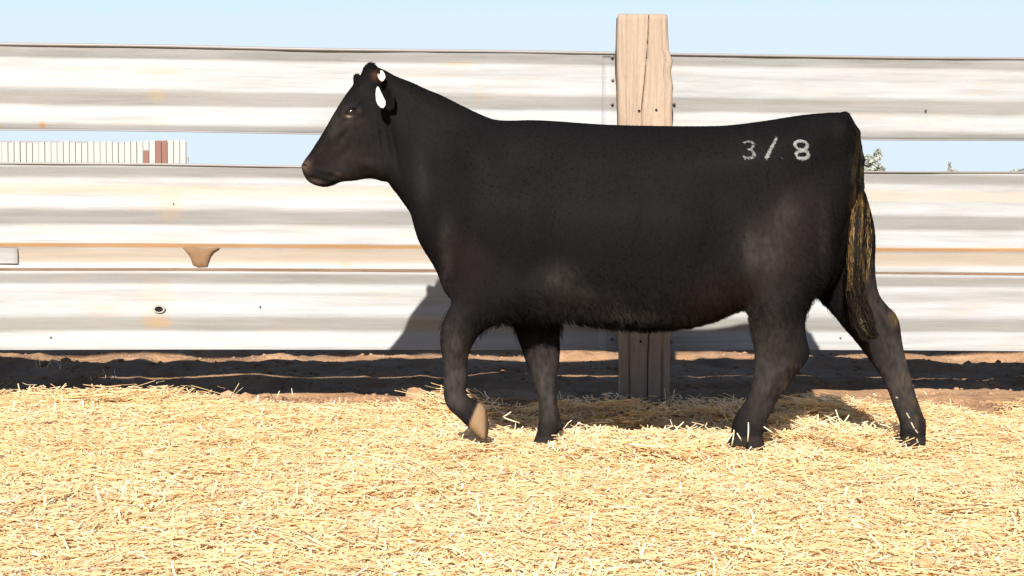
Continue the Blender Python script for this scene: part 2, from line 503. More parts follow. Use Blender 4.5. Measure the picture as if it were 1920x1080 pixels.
RUST = (0.246, 0.139, 0.061); TAN = (0.221, 0.172, 0.123); GREYB = (0.164, 0.162, 0.156)
def blob(px, py, rx, ry, stg, col):
    c = at(px, py, 7.7); return (c.x - 0.64, c.z, rx * .0026, ry * .0026, stg, col)
YEL = (0.246, 0.193, 0.123); ORA = (0.246, 0.172, 0.098)
MP1 = m_panel('white_sheet_steel', [(zrow(187), 0.035, 0.45, (0.187, 0.174, 0.158))],  # grey band paints the shade of the down-facing fold
    [blob(300, 180, 26, 14, .6, YEL), blob(898, 172, 8, 26, .6, TAN), blob(860, 118, 40, 8, .5, YEL), blob(92, 236, 9, 9, 1, RUST), blob(10, 240, 16, 6, .9, TAN), blob(1650, 215, 60, 10, .4, TAN)])
MP2 = m_panel('white_sheet_steel_dirty', [(zrow(461), 0.012, 0.9, RUST), (zrow(480), 0.042, 0.7, TAN), (zrow(358), 0.03, 0.5, (0.249, 0.199, 0.141)), (zrow(322), 0.028, 0.5, GREYB), (zrow(409), 0.035, 0.5, GREYB)],  # rust, tan and beige are stains; grey bands paint shade on down-facing folds
    [blob(325, 380, 34, 40, .55, YEL), blob(1700, 330, 120, 9, .6, GREYB), blob(600, 330, 160, 8, .4, GREYB), blob(650, 495, 14, 8, .9, TAN)])
MP3 = m_panel('white_sheet_steel_low', blobs=[blob(300, 602, 34, 16, .8, ORA), blob(300, 560, 40, 50, .35, YEL), blob(1750, 560, 120, 8, .4, GREYB)], stain_shade=[(zrow(608), 0.035, 0.5, (0.174, 0.166, 0.143)), (zrow(519), 0.026, 0.4, (0.191, 0.183, 0.170))])  # both bands paint the down-facing folds' shade; blobs are stains
XL, XR = -4.6, 5.6
xm = 0.66
lab = {(0, 0): 'upper left sheet', (1, 0): 'middle left sheet with a rusty seam', (2, 0): 'lowest left sheet with a bolt hole',
       (0, 1): 'upper right sheet', (1, 1): 'middle right sheet with flaking seam', (2, 1): 'lowest right sheet'}
for r, (pf, mt) in enumerate(((P1, MP1), (P2, MP2), (P3, MP3))):
    fpart('steel_sheet', sheet(pf, XL, xm, 30 + r * 5), mt, lab[(r, 0)])
    fpart('steel_sheet', sheet(pf, xm + 0.004, XR, 60 + r * 5), mt, lab[(r, 1)])
    # overlapping end piece left of the post
    if r != 1:
        fpart('splice_plate', sheet([(y, p) for y, p in pf if y > pf[0][0] + 3], 0.435, 0.60, 80 + r, proud=0.006, amp=0.3), MP1, 'bright overlapping end piece')
# dark hem along the sheet edges; the lip's shade is put into its colour
for py, a, b, rr in ((91, XL, xm, .0085), (91, xm, XR, .0075), (311, XL, xm, .0065), (311, xm, XR, .005), (249, XL, xm, .004), (249, xm, XR, .004)):
    X = np.linspace(a, b, 60)
    pth = [(x, 7.78 + x * FT - 0.030 + 0.002 * float(value_noise(x * 2, 0.5, 3)), zrow(py) + 0.003 * float(value_noise(x * 1.1, 2.0, 4))) for x in X]
    V, Fc = tube(pth, rr, 6)
    fpart('edge_hem', mesh_py('edge_hem', V, Fc, True), M_GALV)
# bolts with washers
def bolt(px, py, r=0.012, mat=M_BOLT, dark=False):
    c = at(px, py, 7.70)
    zz = c.z - (at(px, 300, 7.7).z - at(490, 300, 7.7).z)
    best = 0.02
    for pf in (P1, P2, P3):
        zs = [zrow(q) for q, _ in pf]
        if zs[-1] <= c.z <= zs[0]: best = float(np.interp(-c.z, [-q for q in zs], [0.022 + (p - 0.022) * 0.74 for _, p in pf]))
    c.y = fence_y(c.x, -best - 0.003 - (0.004 if r > 0.007 else 0))
    V = []; Fc = []
    n = 10
    for k, (rr, dy) in enumerate(((r, 0.03), (r, -0.004), (r * 0.55, -0.005), (r * 0.5, -0.014), (0.0005, -0.015))):
        for i in range(n):
            an = 2 * math.pi * i / n
            V.append((c.x + rr * math.cos(an), c.y + dy, c.z + rr * math.sin(an)))
    for k in range(4):
        for i in range(n):
            j = (i + 1) % n
            Fc.append((k * n + i, k * n + j, (k + 1) * n + j, (k + 1) * n + i))
    return fpart('bolt', mesh_py('bolt', V, Fc), mat)
for px, py in ((1150, 104), (1151, 148), (1150, 193), (1149, 640), (1262, 645), (1268, 192), (4, 237), (490, 574), (1757, 203), (331, 381), (107, 629), (1590, 640)):
    bolt(px, py, 0.0055 if px in (490, 107, 1757, 331, 1590, 4) else 0.009, MP1 if px in (331,) else M_BOLT)
# slotted hole in the lowest left sheet: a dark pressed slot with a rim
c = at(300, 579, 7.64); c.y = fence_y(c.x, -0.036)
V = []; Fc = []
n = 16
for rr, dy in ((1.25, 0.001), (1.2, -0.006), (0.85, -0.006), (0.8, 0.004), (0.02, 0.006)):
    for i in range(n):
        an = 2 * math.pi * i / n
        V.append((c.x + 0.024 * rr * math.cos(an), c.y + dy, c.z + 0.016 * rr * math.sin(an)))
for k in range(4):
    for i in range(n):
        j = (i + 1) % n
        Fc.append((k * n + i, k * n + j, (k + 1) * n + j, (k + 1) * n + i))
hm = mesh_py('bolt_slot', V, Fc, False)
o = fpart('bolt_slot', hm, MP3); hm.materials.append(M_DARK)
for p in hm.polygons:
    if p.index >= 2 * n: p.material_index = 1
# caked mud hanging from the seam
def mud(outline, Y0, th, name='caked_mud', seed=1):
    P = [at(px, py, Y0) for px, py in outline]
    cx = sum((p.x for p in P)) / len(P); cz = sum((p.z for p in P)) / len(P)
    V = []; Fc = []
    n = len(P)
    for k, (s, d) in enumerate(((1.0, 0.0), (0.86, -th * 0.8), (0.5, -th * 1.1), (0.02, -th))):
        for i, p in enumerate(P):
            x = cx + (p.x - cx) * s; z = cz + (p.z - cz) * s
            V.append((x, fence_y(x, -0.030) + d + 0.004 * float(value_noise(x * 60, z * 60, seed)), z))
    for k in range(3):
        for i in range(n):
            j = (i + 1) % n
            Fc.append((k * n + i, k * n + j, (k + 1) * n + j, (k + 1) * n + i))
    return mesh_py(name, V, Fc, True)
M_MUD = flat('dried_mud', (0.15, 0.09, 0.05), 0.95, 0.1)
fpart('caked_mud', mud([(343, 464), (360, 463), (385, 466), (413, 464), (403, 470), (395, 480), (391, 492), (390, 501), (372, 502), (362, 496), (358, 484), (352, 474)], 7.65, 0.012), M_MUD, 'brown mud caked below the rusty seam')
# zinc patch at the far left end of the middle sheet
fpart('repair_plate', sheet([(466, .036), (470, .034), (490, .030), (496, .032)], -2.55, -2.385, 95, proud=0.004, amp=0.2), M_GALV if False else MP1, 'small pale plate at the left end of the seam')

# timber post
def make_post():
    rows = 90; 
    zt = at(1205, 30, 7.62).z; zb = -0.25
    zs = np.linspace(zb, zt, rows)
    cfg = [(30, 1158, 1252), (60, 1157, 1253), (98, 1157, 1255), (112, 1157, 1262), (135, 1157, 1258), (160, 1158, 1262), (200, 1159, 1260), (240, 1160, 1261), (400, 1161, 1260), (600, 1162, 1257), (745, 1163, 1255), (900, 1163, 1255)]
    pyz = [at(1205, c[0], 7.6).z for c in cfg][::-1]
    xl = [at(c[1], c[0], 7.6).x for c in cfg][::-1]; xr = [at(c[2], c[0], 7.6).x for c in cfg][::-1]
    L = np.interp(zs, pyz, xl); Rr = np.interp(zs, pyz, xr)
    zc = np.array([zb, 0.2, at(1215, 615, 7.6).z, at(1203, 205, 7.6).z, at(1206, 180, 7.6).z, at(1212, 120, 7.6).z, at(1216, 60, 7.6).z, at(1217, 30, 7.6).z])
    xc = np.array([at(1213, 745, 7.6).x, at(1214, 700, 7.6).x, at(1217, 615, 7.6).x, at(1203, 205, 7.6).x, at(1206, 180, 7.6).x, at(1212, 120, 7.6).x, at(1216, 60, 7.6).x, at(1217, 30, 7.6).x])
    crack = np.interp(zs, zc, xc)
    per = []
    nf = 56                 # columns on the front face
    y0, y1 = 7.59, 7.775
    V = []
    for r, z in enumerate(zs):
        ring = []
        w = Rr[r] - L[r]
        cr = (crack[r] - L[r]) / w
        # put three columns exactly on the crack
        u = list(np.linspace(0, 1, nf))
        k = int(np.argmin([abs(a - cr) for a in u]))
        u[k] = cr; u[k - 1] = cr - 0.014; u[k + 1] = cr + 0.014
        for j, a in enumerate(u):
            x = L[r] + w * a
            e = min(a, 1 - a)
            y = y0 + 0.014 * max(0, 1 - e / 0.06) ** 2 + 0.004 * float(value_noise(x * 30, z * 2.5, 12)) + 0.0022 * float(value_noise(x * 90, z * 3, 13))
            for cx_, dz, dep in ((0.18, 0.4, .012), (0.36, 0.9, .010), (0.72, 0.2, .014), (0.86, 1.3, .010)):
                if abs(a - cx_ - 0.02 * float(value_noise(z * 1.5, dz * 9, 3))) < 0.012: y += dep * max(0.0, float(value_noise(z * 1.3, dz * 7, 4)) + 0.35)
            if j == k: y += 0.075 * (0.75 + 0.25 * float(value_noise(z * 9, 1.0, 5)))
            ring.append((x, y, z))
        for (x, y) in ((Rr[r], y0 + 0.06), (Rr[r] - 0.004, y1), (L[r] + 0.004, y1), (L[r], y0 + 0.06)):
            ring.append((x + 0.004 * float(value_noise(z * 8, y * 20, 7)), y, z))
        V += ring; m = len(ring)
    Fc = []
    for r in range(rows - 1):
        for k in range(m):
            j = (k + 1) % m
            Fc.append((r * m + k, r * m + j, (r + 1) * m + j, (r + 1) * m + k))
    # weathered top
    top = []
    base = len(V)
    for k in range(m):
        x, y, z = V[(rows - 1) * m + k]
        cx, cy = (L[-1] + Rr[-1]) / 2, (y0 + y1) / 2
        V.append((cx + (x - cx) * 0.93, cy + (y - cy) * 0.9, z + 0.008))
    for k in range(m):
        j = (k + 1) % m
        Fc.append(((rows - 1) * m + k, (rows - 1) * m + j, base + j, base + k))
    Fc.append(tuple(base + k for k in range(m)))
    return mesh_py('timber_post', V, Fc, True)
fpart('timber_post', make_post(), M_WOOD, 'cracked square timber post rising above the sheets')
for px, py in ((1198, 208), (1230, 206), (1201, 640)):
    c = at(px, py, 7.6)
    V, Fc = tube([(c.x, 7.584, c.z), (c.x, 7.60, c.z)], 0.006, 8)
    fpart('bolt_hole', mesh_py('bolt_hole', V, Fc), M_DARK)

# clods of dirt at the straw's edge
def clod(px, py, r, seed, label):
    c = at(px, py, 7.5)
    import bmesh
    bm = bmesh.new(); bmesh.ops.create_icosphere(bm, subdivisions=3, radius=1)
    for v in bm.verts:
        q = v.co
        k = 1 + 0.28 * float(value_noise(q.x * 1.7 + seed, q.y * 1.7 + q.z * 2.1, seed)) + 0.1 * float(value_noise(q.x * 5, q.z * 5 + q.y * 3, seed + 3))
        v.co = Vector((q.x * r * k, q.y * r * 0.8 * k, q.z * r * 0.62 * k))
    me = bpy.data.meshes.new('dirt_clod'); bm.to_mesh(me); bm.free()
    me.polygons.foreach_set('use_smooth', [False] * len(me.polygons))
    o = link('dirt_clod', me, None, M_GROUND)
    o.location = (c.x, c.y, float(height(c.x, c.y)) + r * 0.30)
    tag(o, label, 'dirt clod', 'dirt clods along the edge of the straw')
clod(783, 735, 0.062, 3, 'largest brown dirt clod, just left of the lifted front hoof')
clod(262, 752, 0.040, 5, 'brown clod on the straw edge below the bolt slot at left')
clod(500, 748, 0.036, 9, 'brown clod on the straw edge between the left clod and the largest one')
clod(1915, 732, 0.040, 11, 'pale clod at the right edge of the photo under the fence')

# ------------------------------------------------------------------ far windbreak fence (left)
M_BOARD = flat('whitewashed_board', (0.274, 0.270, 0.257), 0.8, 0.2)
M_BROWN = flat('red_brown_board', (0.15, 0.075, 0.06), 0.8, 0.2)
wb = bpy.data.objects.new('windbreak_fence', None); COL.objects.link(wb)
YW = 38.0
wb.location = (at(348, 300, YW).x, YW, 0)
tag(wb, 'distant windbreak of white upright boards with brown ones near its end, seen through the gap', 'fence')
def board_mesh(w, h, d=0.03):
    V = [(-w/2, 0, 0), (w/2, 0, 0), (w/2, d, 0), (-w/2, d, 0), (-w/2, 0, h - 0.01), (w/2, 0, h), (w/2, d, h), (-w/2, d, h - 0.01)]
    return mesh_py('board', V, [(0,1,5,4),(1,2,6,5),(2,3,7,6),(3,0,4,7),(4,5,6,7),(3,2,1,0)])
pitch = 11.5 * YW / F
for i in range(46):
    px = 343 - 11.5 * i
    brown = 1 if i in (3, 4) else (2 if i == 6 else 0)
    top = at(px, 262 + 3 * random.random() if i < 8 else 264 + 4 * random.random(), YW).z
    w_ = pitch * random.uniform(0.86, 0.93)
    if brown == 2:
        zt = at(px, 282, YW).z
        for (z0, z1, mt) in ((0, zt, M_BROWN), (zt, top, M_BOARD)):
            me = board_mesh(w_, z1 - z0)
            o = link('board', me, wb, mt); o.location = (at(px, 300, YW).x - wb.location.x, 0, z0)
            if mt is M_BROWN: o['label'] = 'half height red brown board'
    else:
        o = link('board', board_mesh(w_, top), wb, M_BROWN if brown else M_BOARD)
        o.location = (at(px, 300, YW).x - wb.location.x, random.uniform(-0.01, 0.01), 0)
        if brown: o['label'] = 'red brown board'
bk = mesh_py('back_sheet', [(-7.4, .035, 0), (0.02, .035, 0), (0.02, .045, 0), (-7.4, .045, 0), (-7.4, .035, 1.98), (0.02, .035, 1.98), (0.02, .045, 1.98), (-7.4, .045, 1.98)], [(0,1,5,4),(1,2,6,5),(2,3,7,6),(3,0,4,7),(4,5,6,7),(3,2,1,0)])
link('back_sheet', bk, wb, M_GALV)
for z in (0.5, 1.5):
    me = mesh_py('rail', [(-7.2, .05, z), (0.05, .05, z), (.05, .1, z), (-7.2, .1, z), (-7.2, .05, z + .12), (.05, .05, z + .12), (.05, .1, z + .12), (-7.2, .1, z + .12)],
                 [(0,1,5,4),(1,2,6,5),(2,3,7,6),(3,0,4,7),(4,5,6,7),(3,2,1,0)])
    link('rail', me, wb, M_WOOD)

# ------------------------------------------------------------------ trees
M_BARK = flat('grey_bark', (0.14, 0.11, 0.085), 0.9, 0.1)
def m_leaf(name, c1, c2):
    t = NT(name)
    n = t.noise(t.coord(), 3.0, 4)
    return t.set(Base_Color=t.ramp(n, [(0.35, c1), (0.65, c2)]), Roughness=0.7, Specular_IOR_Level=0.2)
M_LEAF = m_leaf('sage_foliage', (0.17, 0.18, 0.15), (0.26, 0.27, 0.235))
M_LEAF2 = m_leaf('evergreen_foliage', (0.05, 0.07, 0.03), (0.09, 0.11, 0.05))
def leaves(clusters, n, size, seed):
    r = np.random.default_rng(seed)
    V = []; 
    for (c, rad, frac) in clusters:
        k = int(n * frac)
        p = r.normal(0, 1, (k, 3)); p /= np.linalg.norm(p, axis=1)[:, None]
        p = np.array(c) + p * (np.cbrt(r.uniform(0.02, 1, (k, 1)))) * np.array(rad)
        a = r.normal(0, 1, (k, 3)); a /= np.linalg.norm(a, axis=1)[:, None]
        b = np.cross(a, r.normal(0, 1, (k, 3))); b /= np.linalg.norm(b, axis=1)[:, None]
        s = size * r.uniform(0.6, 1.4, (k, 1))
        V.append(np.stack([p - a * s, p + b * s * 0.45, p + a * s, p - b * s * 0.45], 1))
    V = np.concatenate(V).reshape(-1, 3)
    return mesh_np('crown', V, np.arange(len(V)).reshape(-1, 4), smooth=False)
def tree(name, loc, limbs, clusters, n, size, seed, label, cat, leafmat):
    e = bpy.data.objects.new(name, None); COL.objects.link(e); e.location = loc
    tag(e, label, cat)
    V = []; Fc = []
    for path, radii in limbs:
        v, f = tube(path, radii, 8)
        b = len(V); V += v; Fc += [tuple(i + b for i in q) for q in f]
    link('trunk', mesh_py('trunk', V, Fc, True), e, M_BARK)
    link('crown', leaves(clusters, n, size, seed), e, leafmat)
    return e
# two pale bushes far beyond the right-hand gap
def far_bush(blobs, Y, label, size, n, seed):
    base = at(blobs[0][0], 330, Y)
    cl = []; limbs = []
    for px, py, rx, rz in blobs:
        c = at(px, py, Y) - Vector((base.x, 0, 0)); c.y = random.uniform(-0.2, 0.2)
        k = Y / F
        cl.append(((c.x, c.y, c.z), (rx * k, rx * k, rz * k), 1 / len(blobs)))
        limbs.append(([(0, 0, 0), (c.x * 0.3, 0, c.z * 0.5), (c.x, c.y, c.z)], [0.05, 0.035, 0.012]))
    tree('far_bush', (base.x, Y, -0.02), limbs, cl, n, size, seed, label, 'bush', M_LEAF)
far_bush([(1626, 300, 14, 10), (1644, 290, 7, 11), (1640, 313, 14, 8), (1622, 316, 12, 8), (1652, 318, 4, 4), (1590, 318, 26, 14)], 45.0, 'pale grey green bush far off in the gap beside the tail', 0.07, 1500, 4)
far_bush([(1783, 312, 3, 10), (1788, 321, 9, 4), (1776, 322, 6, 3)], 70.0, 'tiny bluish bush with one upright shoot, far off in the right gap', 0.07, 260, 5)
far_bush([(1902, 321, 12, 4), (1925, 320, 14, 6)], 60.0, 'low pale bush barely showing at the right end of the gap', 0.06, 200, 6)

# ------------------------------------------------------------------ the heifer
YM = 6.08                                         # depth of her midline
VX = 0.0065
gx0, gx1 = at(548, 300, YM).x, at(1765, 300, YM).x
X = np.arange(gx0, gx1, VX); Y_ = np.arange(-0.37, 0.3701, VX); Z = np.arange(-0.05, 1.58, VX)
XX, ZZ = np.meshgrid(X, Z, indexing='ij')

def chaikin(P, n=1):
    P = np.asarray(P, float)
    for _ in range(n):
        Q = np.roll(P, -1, 0)
        P = np.stack([P * .75 + Q * .25, P * .25 + Q * .75], 1).reshape(-1, 2)
    return P
def sdist(poly):
    """distance inside (positive) a closed polygon on the x-z grid"""
    a = poly; b = np.roll(poly, -1, 0)
    best = np.full(XX.shape, 1e9); cross = np.zeros(XX.shape, int)
    for (ax, az), (bx, bz) in zip(a, b):
        dx, dz = bx - ax, bz - az
        L2 = dx * dx + dz * dz + 1e-12
        t = np.clip(((XX - ax) * dx + (ZZ - az) * dz) / L2, 0, 1)
        best = np.minimum(best, (XX - ax - t * dx) ** 2 + (ZZ - az - t * dz) ** 2)
        if az != bz:
            c = ((az > ZZ) != (bz > ZZ)) & (XX < (bx - ax) * (ZZ - az) / (bz - az) + ax)
            cross += c
    return np.sqrt(best) * np.where(cross % 2 == 1, 1, -1)
def blur(A, s):
    r = int(3 * s); k = np.exp(-0.5 * (np.arange(-r, r + 1) / s) ** 2); k /= k.sum()
    for ax in (0, 1):
        P = np.pad(A, [(r, r) if i == ax else (0, 0) for i in (0, 1)], mode='edge')
        out = np.zeros_like(A)
        for i, w in enumerate(k):
            out += w * np.take(P, range(i, i + A.shape[ax]), axis=ax)
        A = out
    return A
def field(ctrl, Yd, power=3.0, sm=5):
    """smooth interpolation of (px, py, value...) controls"""
    P = at_np([(c[0], c[1]) for c in ctrl], Yd)
    vals = np.array([c[2:] for c in ctrl], float)
    num = [np.zeros(XX.shape) for _ in range(vals.shape[1])]; den = np.zeros(XX.shape)
    for (x, z), v in zip(P, vals):
        w = 1.0 / ((XX - x) ** 2 + (ZZ - z) ** 2 + 0.0006) ** (power / 2)
        den += w
        for i, q in enumerate(v): num[i] += w * q
    return [blur(n / den, sm) for n in num]
def bumps(lst, Yd):
    out = np.zeros(XX.shape)
    for px, py, sx, sy, ang, amp in lst:
        (x, z), = at_np([(px, py)], Yd)
        k = Yd / F
        ca, sa_ = math.cos(math.radians(ang)), math.sin(math.radians(ang))
        u = ((XX - x) * ca - (ZZ - z) * sa_ * -1) / (sx * k); v = (-(XX - x) * sa_ + (ZZ - z) * ca) / (sy * k)
        u = ((XX - x) * ca + (ZZ - z) * sa_) / (sx * k)
        out += amp * np.exp(-u * u - v * v)
    return out
def inflate(d, R, w, yc, y, n=2.0):
    u = np.maximum(0, 1 - d / R)
    s = (u[:, None, :] ** n + (np.abs(y[None, :, None] - yc[:, None, :]) / w[:, None, :]) ** n) ** (1 / n)
    return (s - 1) * np.minimum(R, w)[:, None, :]
def smin(a, b, k):
    h = np.maximum(k - np.abs(a - b), 0) / k
    return np.minimum(a, b) - h * h * k * 0.25

body_px = [(566,311),(570,301),(581.6,287),(594.5,267),(609,244),(623,219),(637.6,195),(650.5,175),(660,163),(668,153),(676,145),(684,130),(692,122),
 (703,124),(723,132),(741,143),(771.6,154),(795.6,166),(826.6,178),(857.5,194),(880,205),(905.6,217),(926,225),(957,227),(995,225),(1050,228),(1100,232),(1153,235),
 (1260,237),(1340,237),(1370,235),(1404,231),(1440,226),(1476,220),(1510,215),(1545,212),(1570,211),(1584,215),(1596,235),(1607,265),(1611,320),(1606,400),(1590,470),
 (1565,520),(1532,552),(1500,545),(1450,552),(1420,566),(1400,574),(1375,582),(1340,597),(1300,609),(1260,613),(1210,613),(1150,607),(1100,600),(1050,592),(990,597),(940,600),
 (880,590),(855,572),(848,562),(838,551),(830,538),(822,514),(811,493),(795,469),(783,446),(776,421),(770,398),(758,383),(745,364),(733,350),(727,339),(718,341),(709,337),
 (696,334),(683,335),(666,339),(640,340),(626,347),(612,351),(600,350),(588,346),(578,341),(571,331),(567,321)]
bd = sdist(chaikin(at_np(body_px, YM)))
# px, py, half width, rounding distance, in metres
ctrl = [(1150,430,.315,.27),(1050,430,.30,.26),(1260,430,.31,.27),(1150,560,.29,.24),(1150,270,.24,.24),(1260,270,.25,.22),(1350,480,.27,.22),(1350,330,.26,.22),
 (1430,300,.25,.16),(1500,280,.235,.14),(1560,260,.15,.10),(1560,350,.20,.14),(1500,420,.25,.18),(1590,420,.10,.08),(1590,300,.11,.09),(1560,490,.12,.10),(1450,500,.23,.16),
 (960,400,.27,.22),(900,400,.245,.20),(900,300,.20,.17),(940,260,.16,.14),(860,470,.22,.15),(835,520,.15,.10),(900,540,.21,.14),(980,540,.24,.16),(840,400,.19,.13),(830,300,.145,.13),
 (780,250,.115,.10),(760,180,.075,.07),(800,350,.145,.11),(770,330,.115,.10),(730,300,.088,.075),(720,230,.09,.08),(700,290,.086,.065),(680,310,.075,.05),(660,215,.098,.06),(690,160,.075,.045),
 (650,260,.080,.055),(630,240,.070,.05),(620,290,.060,.045),(605,300,.056,.042),(590,310,.058,.042),(575,315,.050,.035),(600,340,.050,.03),(640,320,.055,.045),(690,330,.05,.04),(690,135,.05,.035),(850,215,.09,.09)]
w, R = field(ctrl, YM, 3.5, 6)
rel = [ # relief on the flank: px, py, sx, sy, angle, metres
 (905,330,60,40,70,.012),(870,430,50,60,0,.016),(935,470,50,50,0,.010),(990,430,34,110,0,-.009),(960,560,40,28,0,.016),(1000,500,22,60,-20,-.010),
 (1340,340,70,45,20,-.010),(1442,262,30,22,0,.018),(1470,400,70,110,10,.022),(1430,520,40,50,0,.014),(1385,500,34,70,-15,-.010),
 (1575,255,18,22,0,.012),(1592,450,16,120,4,-.03),(1150,450,160,90,0,.012),
 (700,270,26,34,0,.012),(706,258,3,28,8,-.005),(713,262,3,30,8,.004),(719,256,3,30,10,-.005),(642,322,10,5,-20,.005),(668,318,16,10,0,.004),(738,262,7,62,12,-.014),(664,200,20,8,30,.015),(664,225,18,5,15,-.006),(638,250,28,8,38,.009),(652,288,26,12,35,-.012),(688,308,24,9,-15,.009),(645,262,30,4,50,-.004),
 (577,309,9,8,0,.006),(600,345,14,5,-8,.007),(630,333,16,4,-15,-.006),(603,338,24,3.4,-14,-.014),(624,331,6,5,0,-.008),(612,322,18,5,-10,.005),(590,300,26,7,48,.004),(775,300,20,70,20,.004),(800,330,18,80,15,-.004),(820,470,14,70,-18,.010),(848,470,10,60,-18,-.008)]
# long ribs, faintly
for i in range(7):
    rel.append((1060 + i * 40, 400, 8, 90, -12, .0008))
w = np.maximum(w + bumps(rel, YM), 0.012)
R = np.maximum(R, 0.012)
bd = blur(bd, 1.1)
y = Y_
vol = inflate(bd, R, w, np.zeros(XX.shape), y, 2.25).astype(np.float32)

def leg(poly, Yd, tab, n=2.0, hoof=None, rel=()):
    """tab rows: py, rounding R, half thickness w, centre offset from the midline"""
    d = blur(sdist(chaikin(at_np(poly, Yd))), 0.8)
    zz = np.array([at_np([(960, t[0])], Yd)[0, 1] for t in tab])[::-1]
    f = [np.interp(ZZ, zz, np.array([t[k] for t in tab])[::-1]) for k in (1, 2, 3)]
    f = [blur(a, 3) for a in f]
    if len(rel): f[1] = np.maximum(f[1] + bumps(rel, Yd), 0.01)
    s = inflate(d, f[0], f[1], f[2], y, n).astype(np.float32)
    if hoof is not None:                 # cleft between the two claws
        zc = at_np([(960, hoof)], Yd)[0, 1]
        g = np.abs(y[None, :, None] - f[2][:, None, :])
        cut = 0.0045 - g + np.clip((ZZ[:, None, :] - zc) * 1.2, -0.004, 0.1) * -1
        front = np.clip((d[:, None, :]) , 0, 1)
        s = np.maximum(s, (0.005 - g - np.maximum(0, ZZ[:, None, :] - zc) * 0.6).astype(np.float32) - 0.6 * np.maximum(0, front - 0.012).astype(np.float32))
    return s
DN, DF = -0.11, 0.12
nh = [(1440,330),(1520,300),(1575,350),(1586,401),(1573,444),(1561,500),(1549,522),(1533,551),(1523,558),(1516,575),(1509,590),(1507,610),(1511,635),(1519,657),(1517,672),(1505,688),
 (1491,705),(1480,723),(1461,747),(1450,770),(1438,790),(1436,806),(1430,818),(1436,835),(1436,852),(1356,852),(1364,836),(1372,815),(1374,797),(1383,775),(1400,754),(1411,719),(1415,691),(1415,656),(1410,635),(1407,603),(1399,575),(1392,520),(1400,430)]
vol = smin(vol, leg(nh, YM - .13, [(330,.12,.10,-.13),(450,.14,.115,-.15),(560,.11,.085,-.15),(620,.085,.062,-.14),(670,.088,.046,-.125),(700,.07,.042,-.12),(750,.05,.036,-.11),(790,.052,.044,-.11),(820,.06,.046,-.11),(860,.06,.05,-.11)], hoof=812, rel=[(1488,625,12,45,-8,-.006),(1450,640,22,30,0,0.0090),(1470,690,18,12,40,0.0120),(1436,735,7,45,-28,0.0090),(1462,735,4,30,-28,-0.0090),(1418,788,16,12,0,0.0075),(1440,590,30,40,0,0.0120)]), 0.035)
fh = [(1600,330),(1619,352),(1630,385),(1640,423),(1643,453),(1641,504),(1647,550),(1664,573),(1681,588),(1688,607),(1691,638),(1698,673),(1707,705),(1718,747),(1730,779),(1737,797),(1733,812),(1736,828),(1733,848),(1682,848),
 (1683,832),(1688,814),(1686,790),(1674,761),(1664,730),(1650,702),(1632,677),(1614,652),(1598,631),(1583,614),(1558,582),(1539,561),(1500,520),(1480,420),(1520,330)]
vol = smin(vol, leg(fh, YM + .13, [(330,.10,.09,.13),(450,.12,.11,.15),(560,.10,.08,.15),(620,.075,.055,.14),(670,.07,.044,.13),(720,.05,.036,.125),(760,.046,.034,.12),(795,.05,.043,.12),(825,.05,.046,.12),(860,.05,.05,.12)], hoof=812, rel=[(1645,600,7,50,28,-0.0180),(1672,610,14,20,30,0.0120),(1660,650,14,25,20,0.0090),(1684,720,5,50,18,-0.0090),(1700,800,18,12,0,0.0090)]), 0.035)
nf = [(930,450),(985,520),(972,585),(950,600),(925,609),(903,621),(889,638),(881,656),(875,684),(878,705),(873,733),(876,744),(890,750),(902,757),(910,765),(916,786),(916,812),(911,830),(897,820),
 (876,800),(859,783),(839,766),(832,748),(831,719),(833,688),(827,660),(825,638),(828,610),(838,586),(850,564),(838,500),(862,440)]
vol = smin(vol, leg(nf, YM - .13, [(440,.10,.08,-.15),(560,.10,.075,-.15),(610,.07,.060,-.145),(650,.058,.050,-.135),(700,.045,.038,-.125),(735,.043,.036,-.12),(765,.046,.040,-.12),(790,.040,.042,-.12),(830,.036,.040,-.12)], rel=[(855,655,16,20,0,0.0105),(852,620,12,30,0,0.0090),(862,712,4,30,0,-0.0075),(858,765,16,12,0,0.0090),(878,640,6,30,0,-0.0090)]), 0.035)
ff = [(950,500),(1055,500),(1050,603),(1048,631),(1050,660),(1048,691),(1042,719),(1043,753),(1050,780),(1053,800),(1044,812),(1045,826),(1046,841),(993,841),(1001,824),(1008,805),(1012,779),(1008,740),(999,712),(985,677),(975,645),(967,621),(956,590)]
vol = smin(vol, leg(ff, YM + .13, [(500,.09,.08,.14),(600,.085,.065,.14),(650,.075,.052,.135),(690,.055,.046,.13),(730,.034,.034,.125),(770,.036,.036,.12),(800,.042,.044,.12),(830,.05,.046,.12),(860,.05,.05,.12)], hoof=812, rel=[(1015,650,18,22,0,0.0105),(1028,735,4,40,0,-0.0090),(1016,740,6,40,0,0.0060),(1025,790,18,12,0,0.0075),(1032,650,5,30,0,-0.0075)]), 0.035)

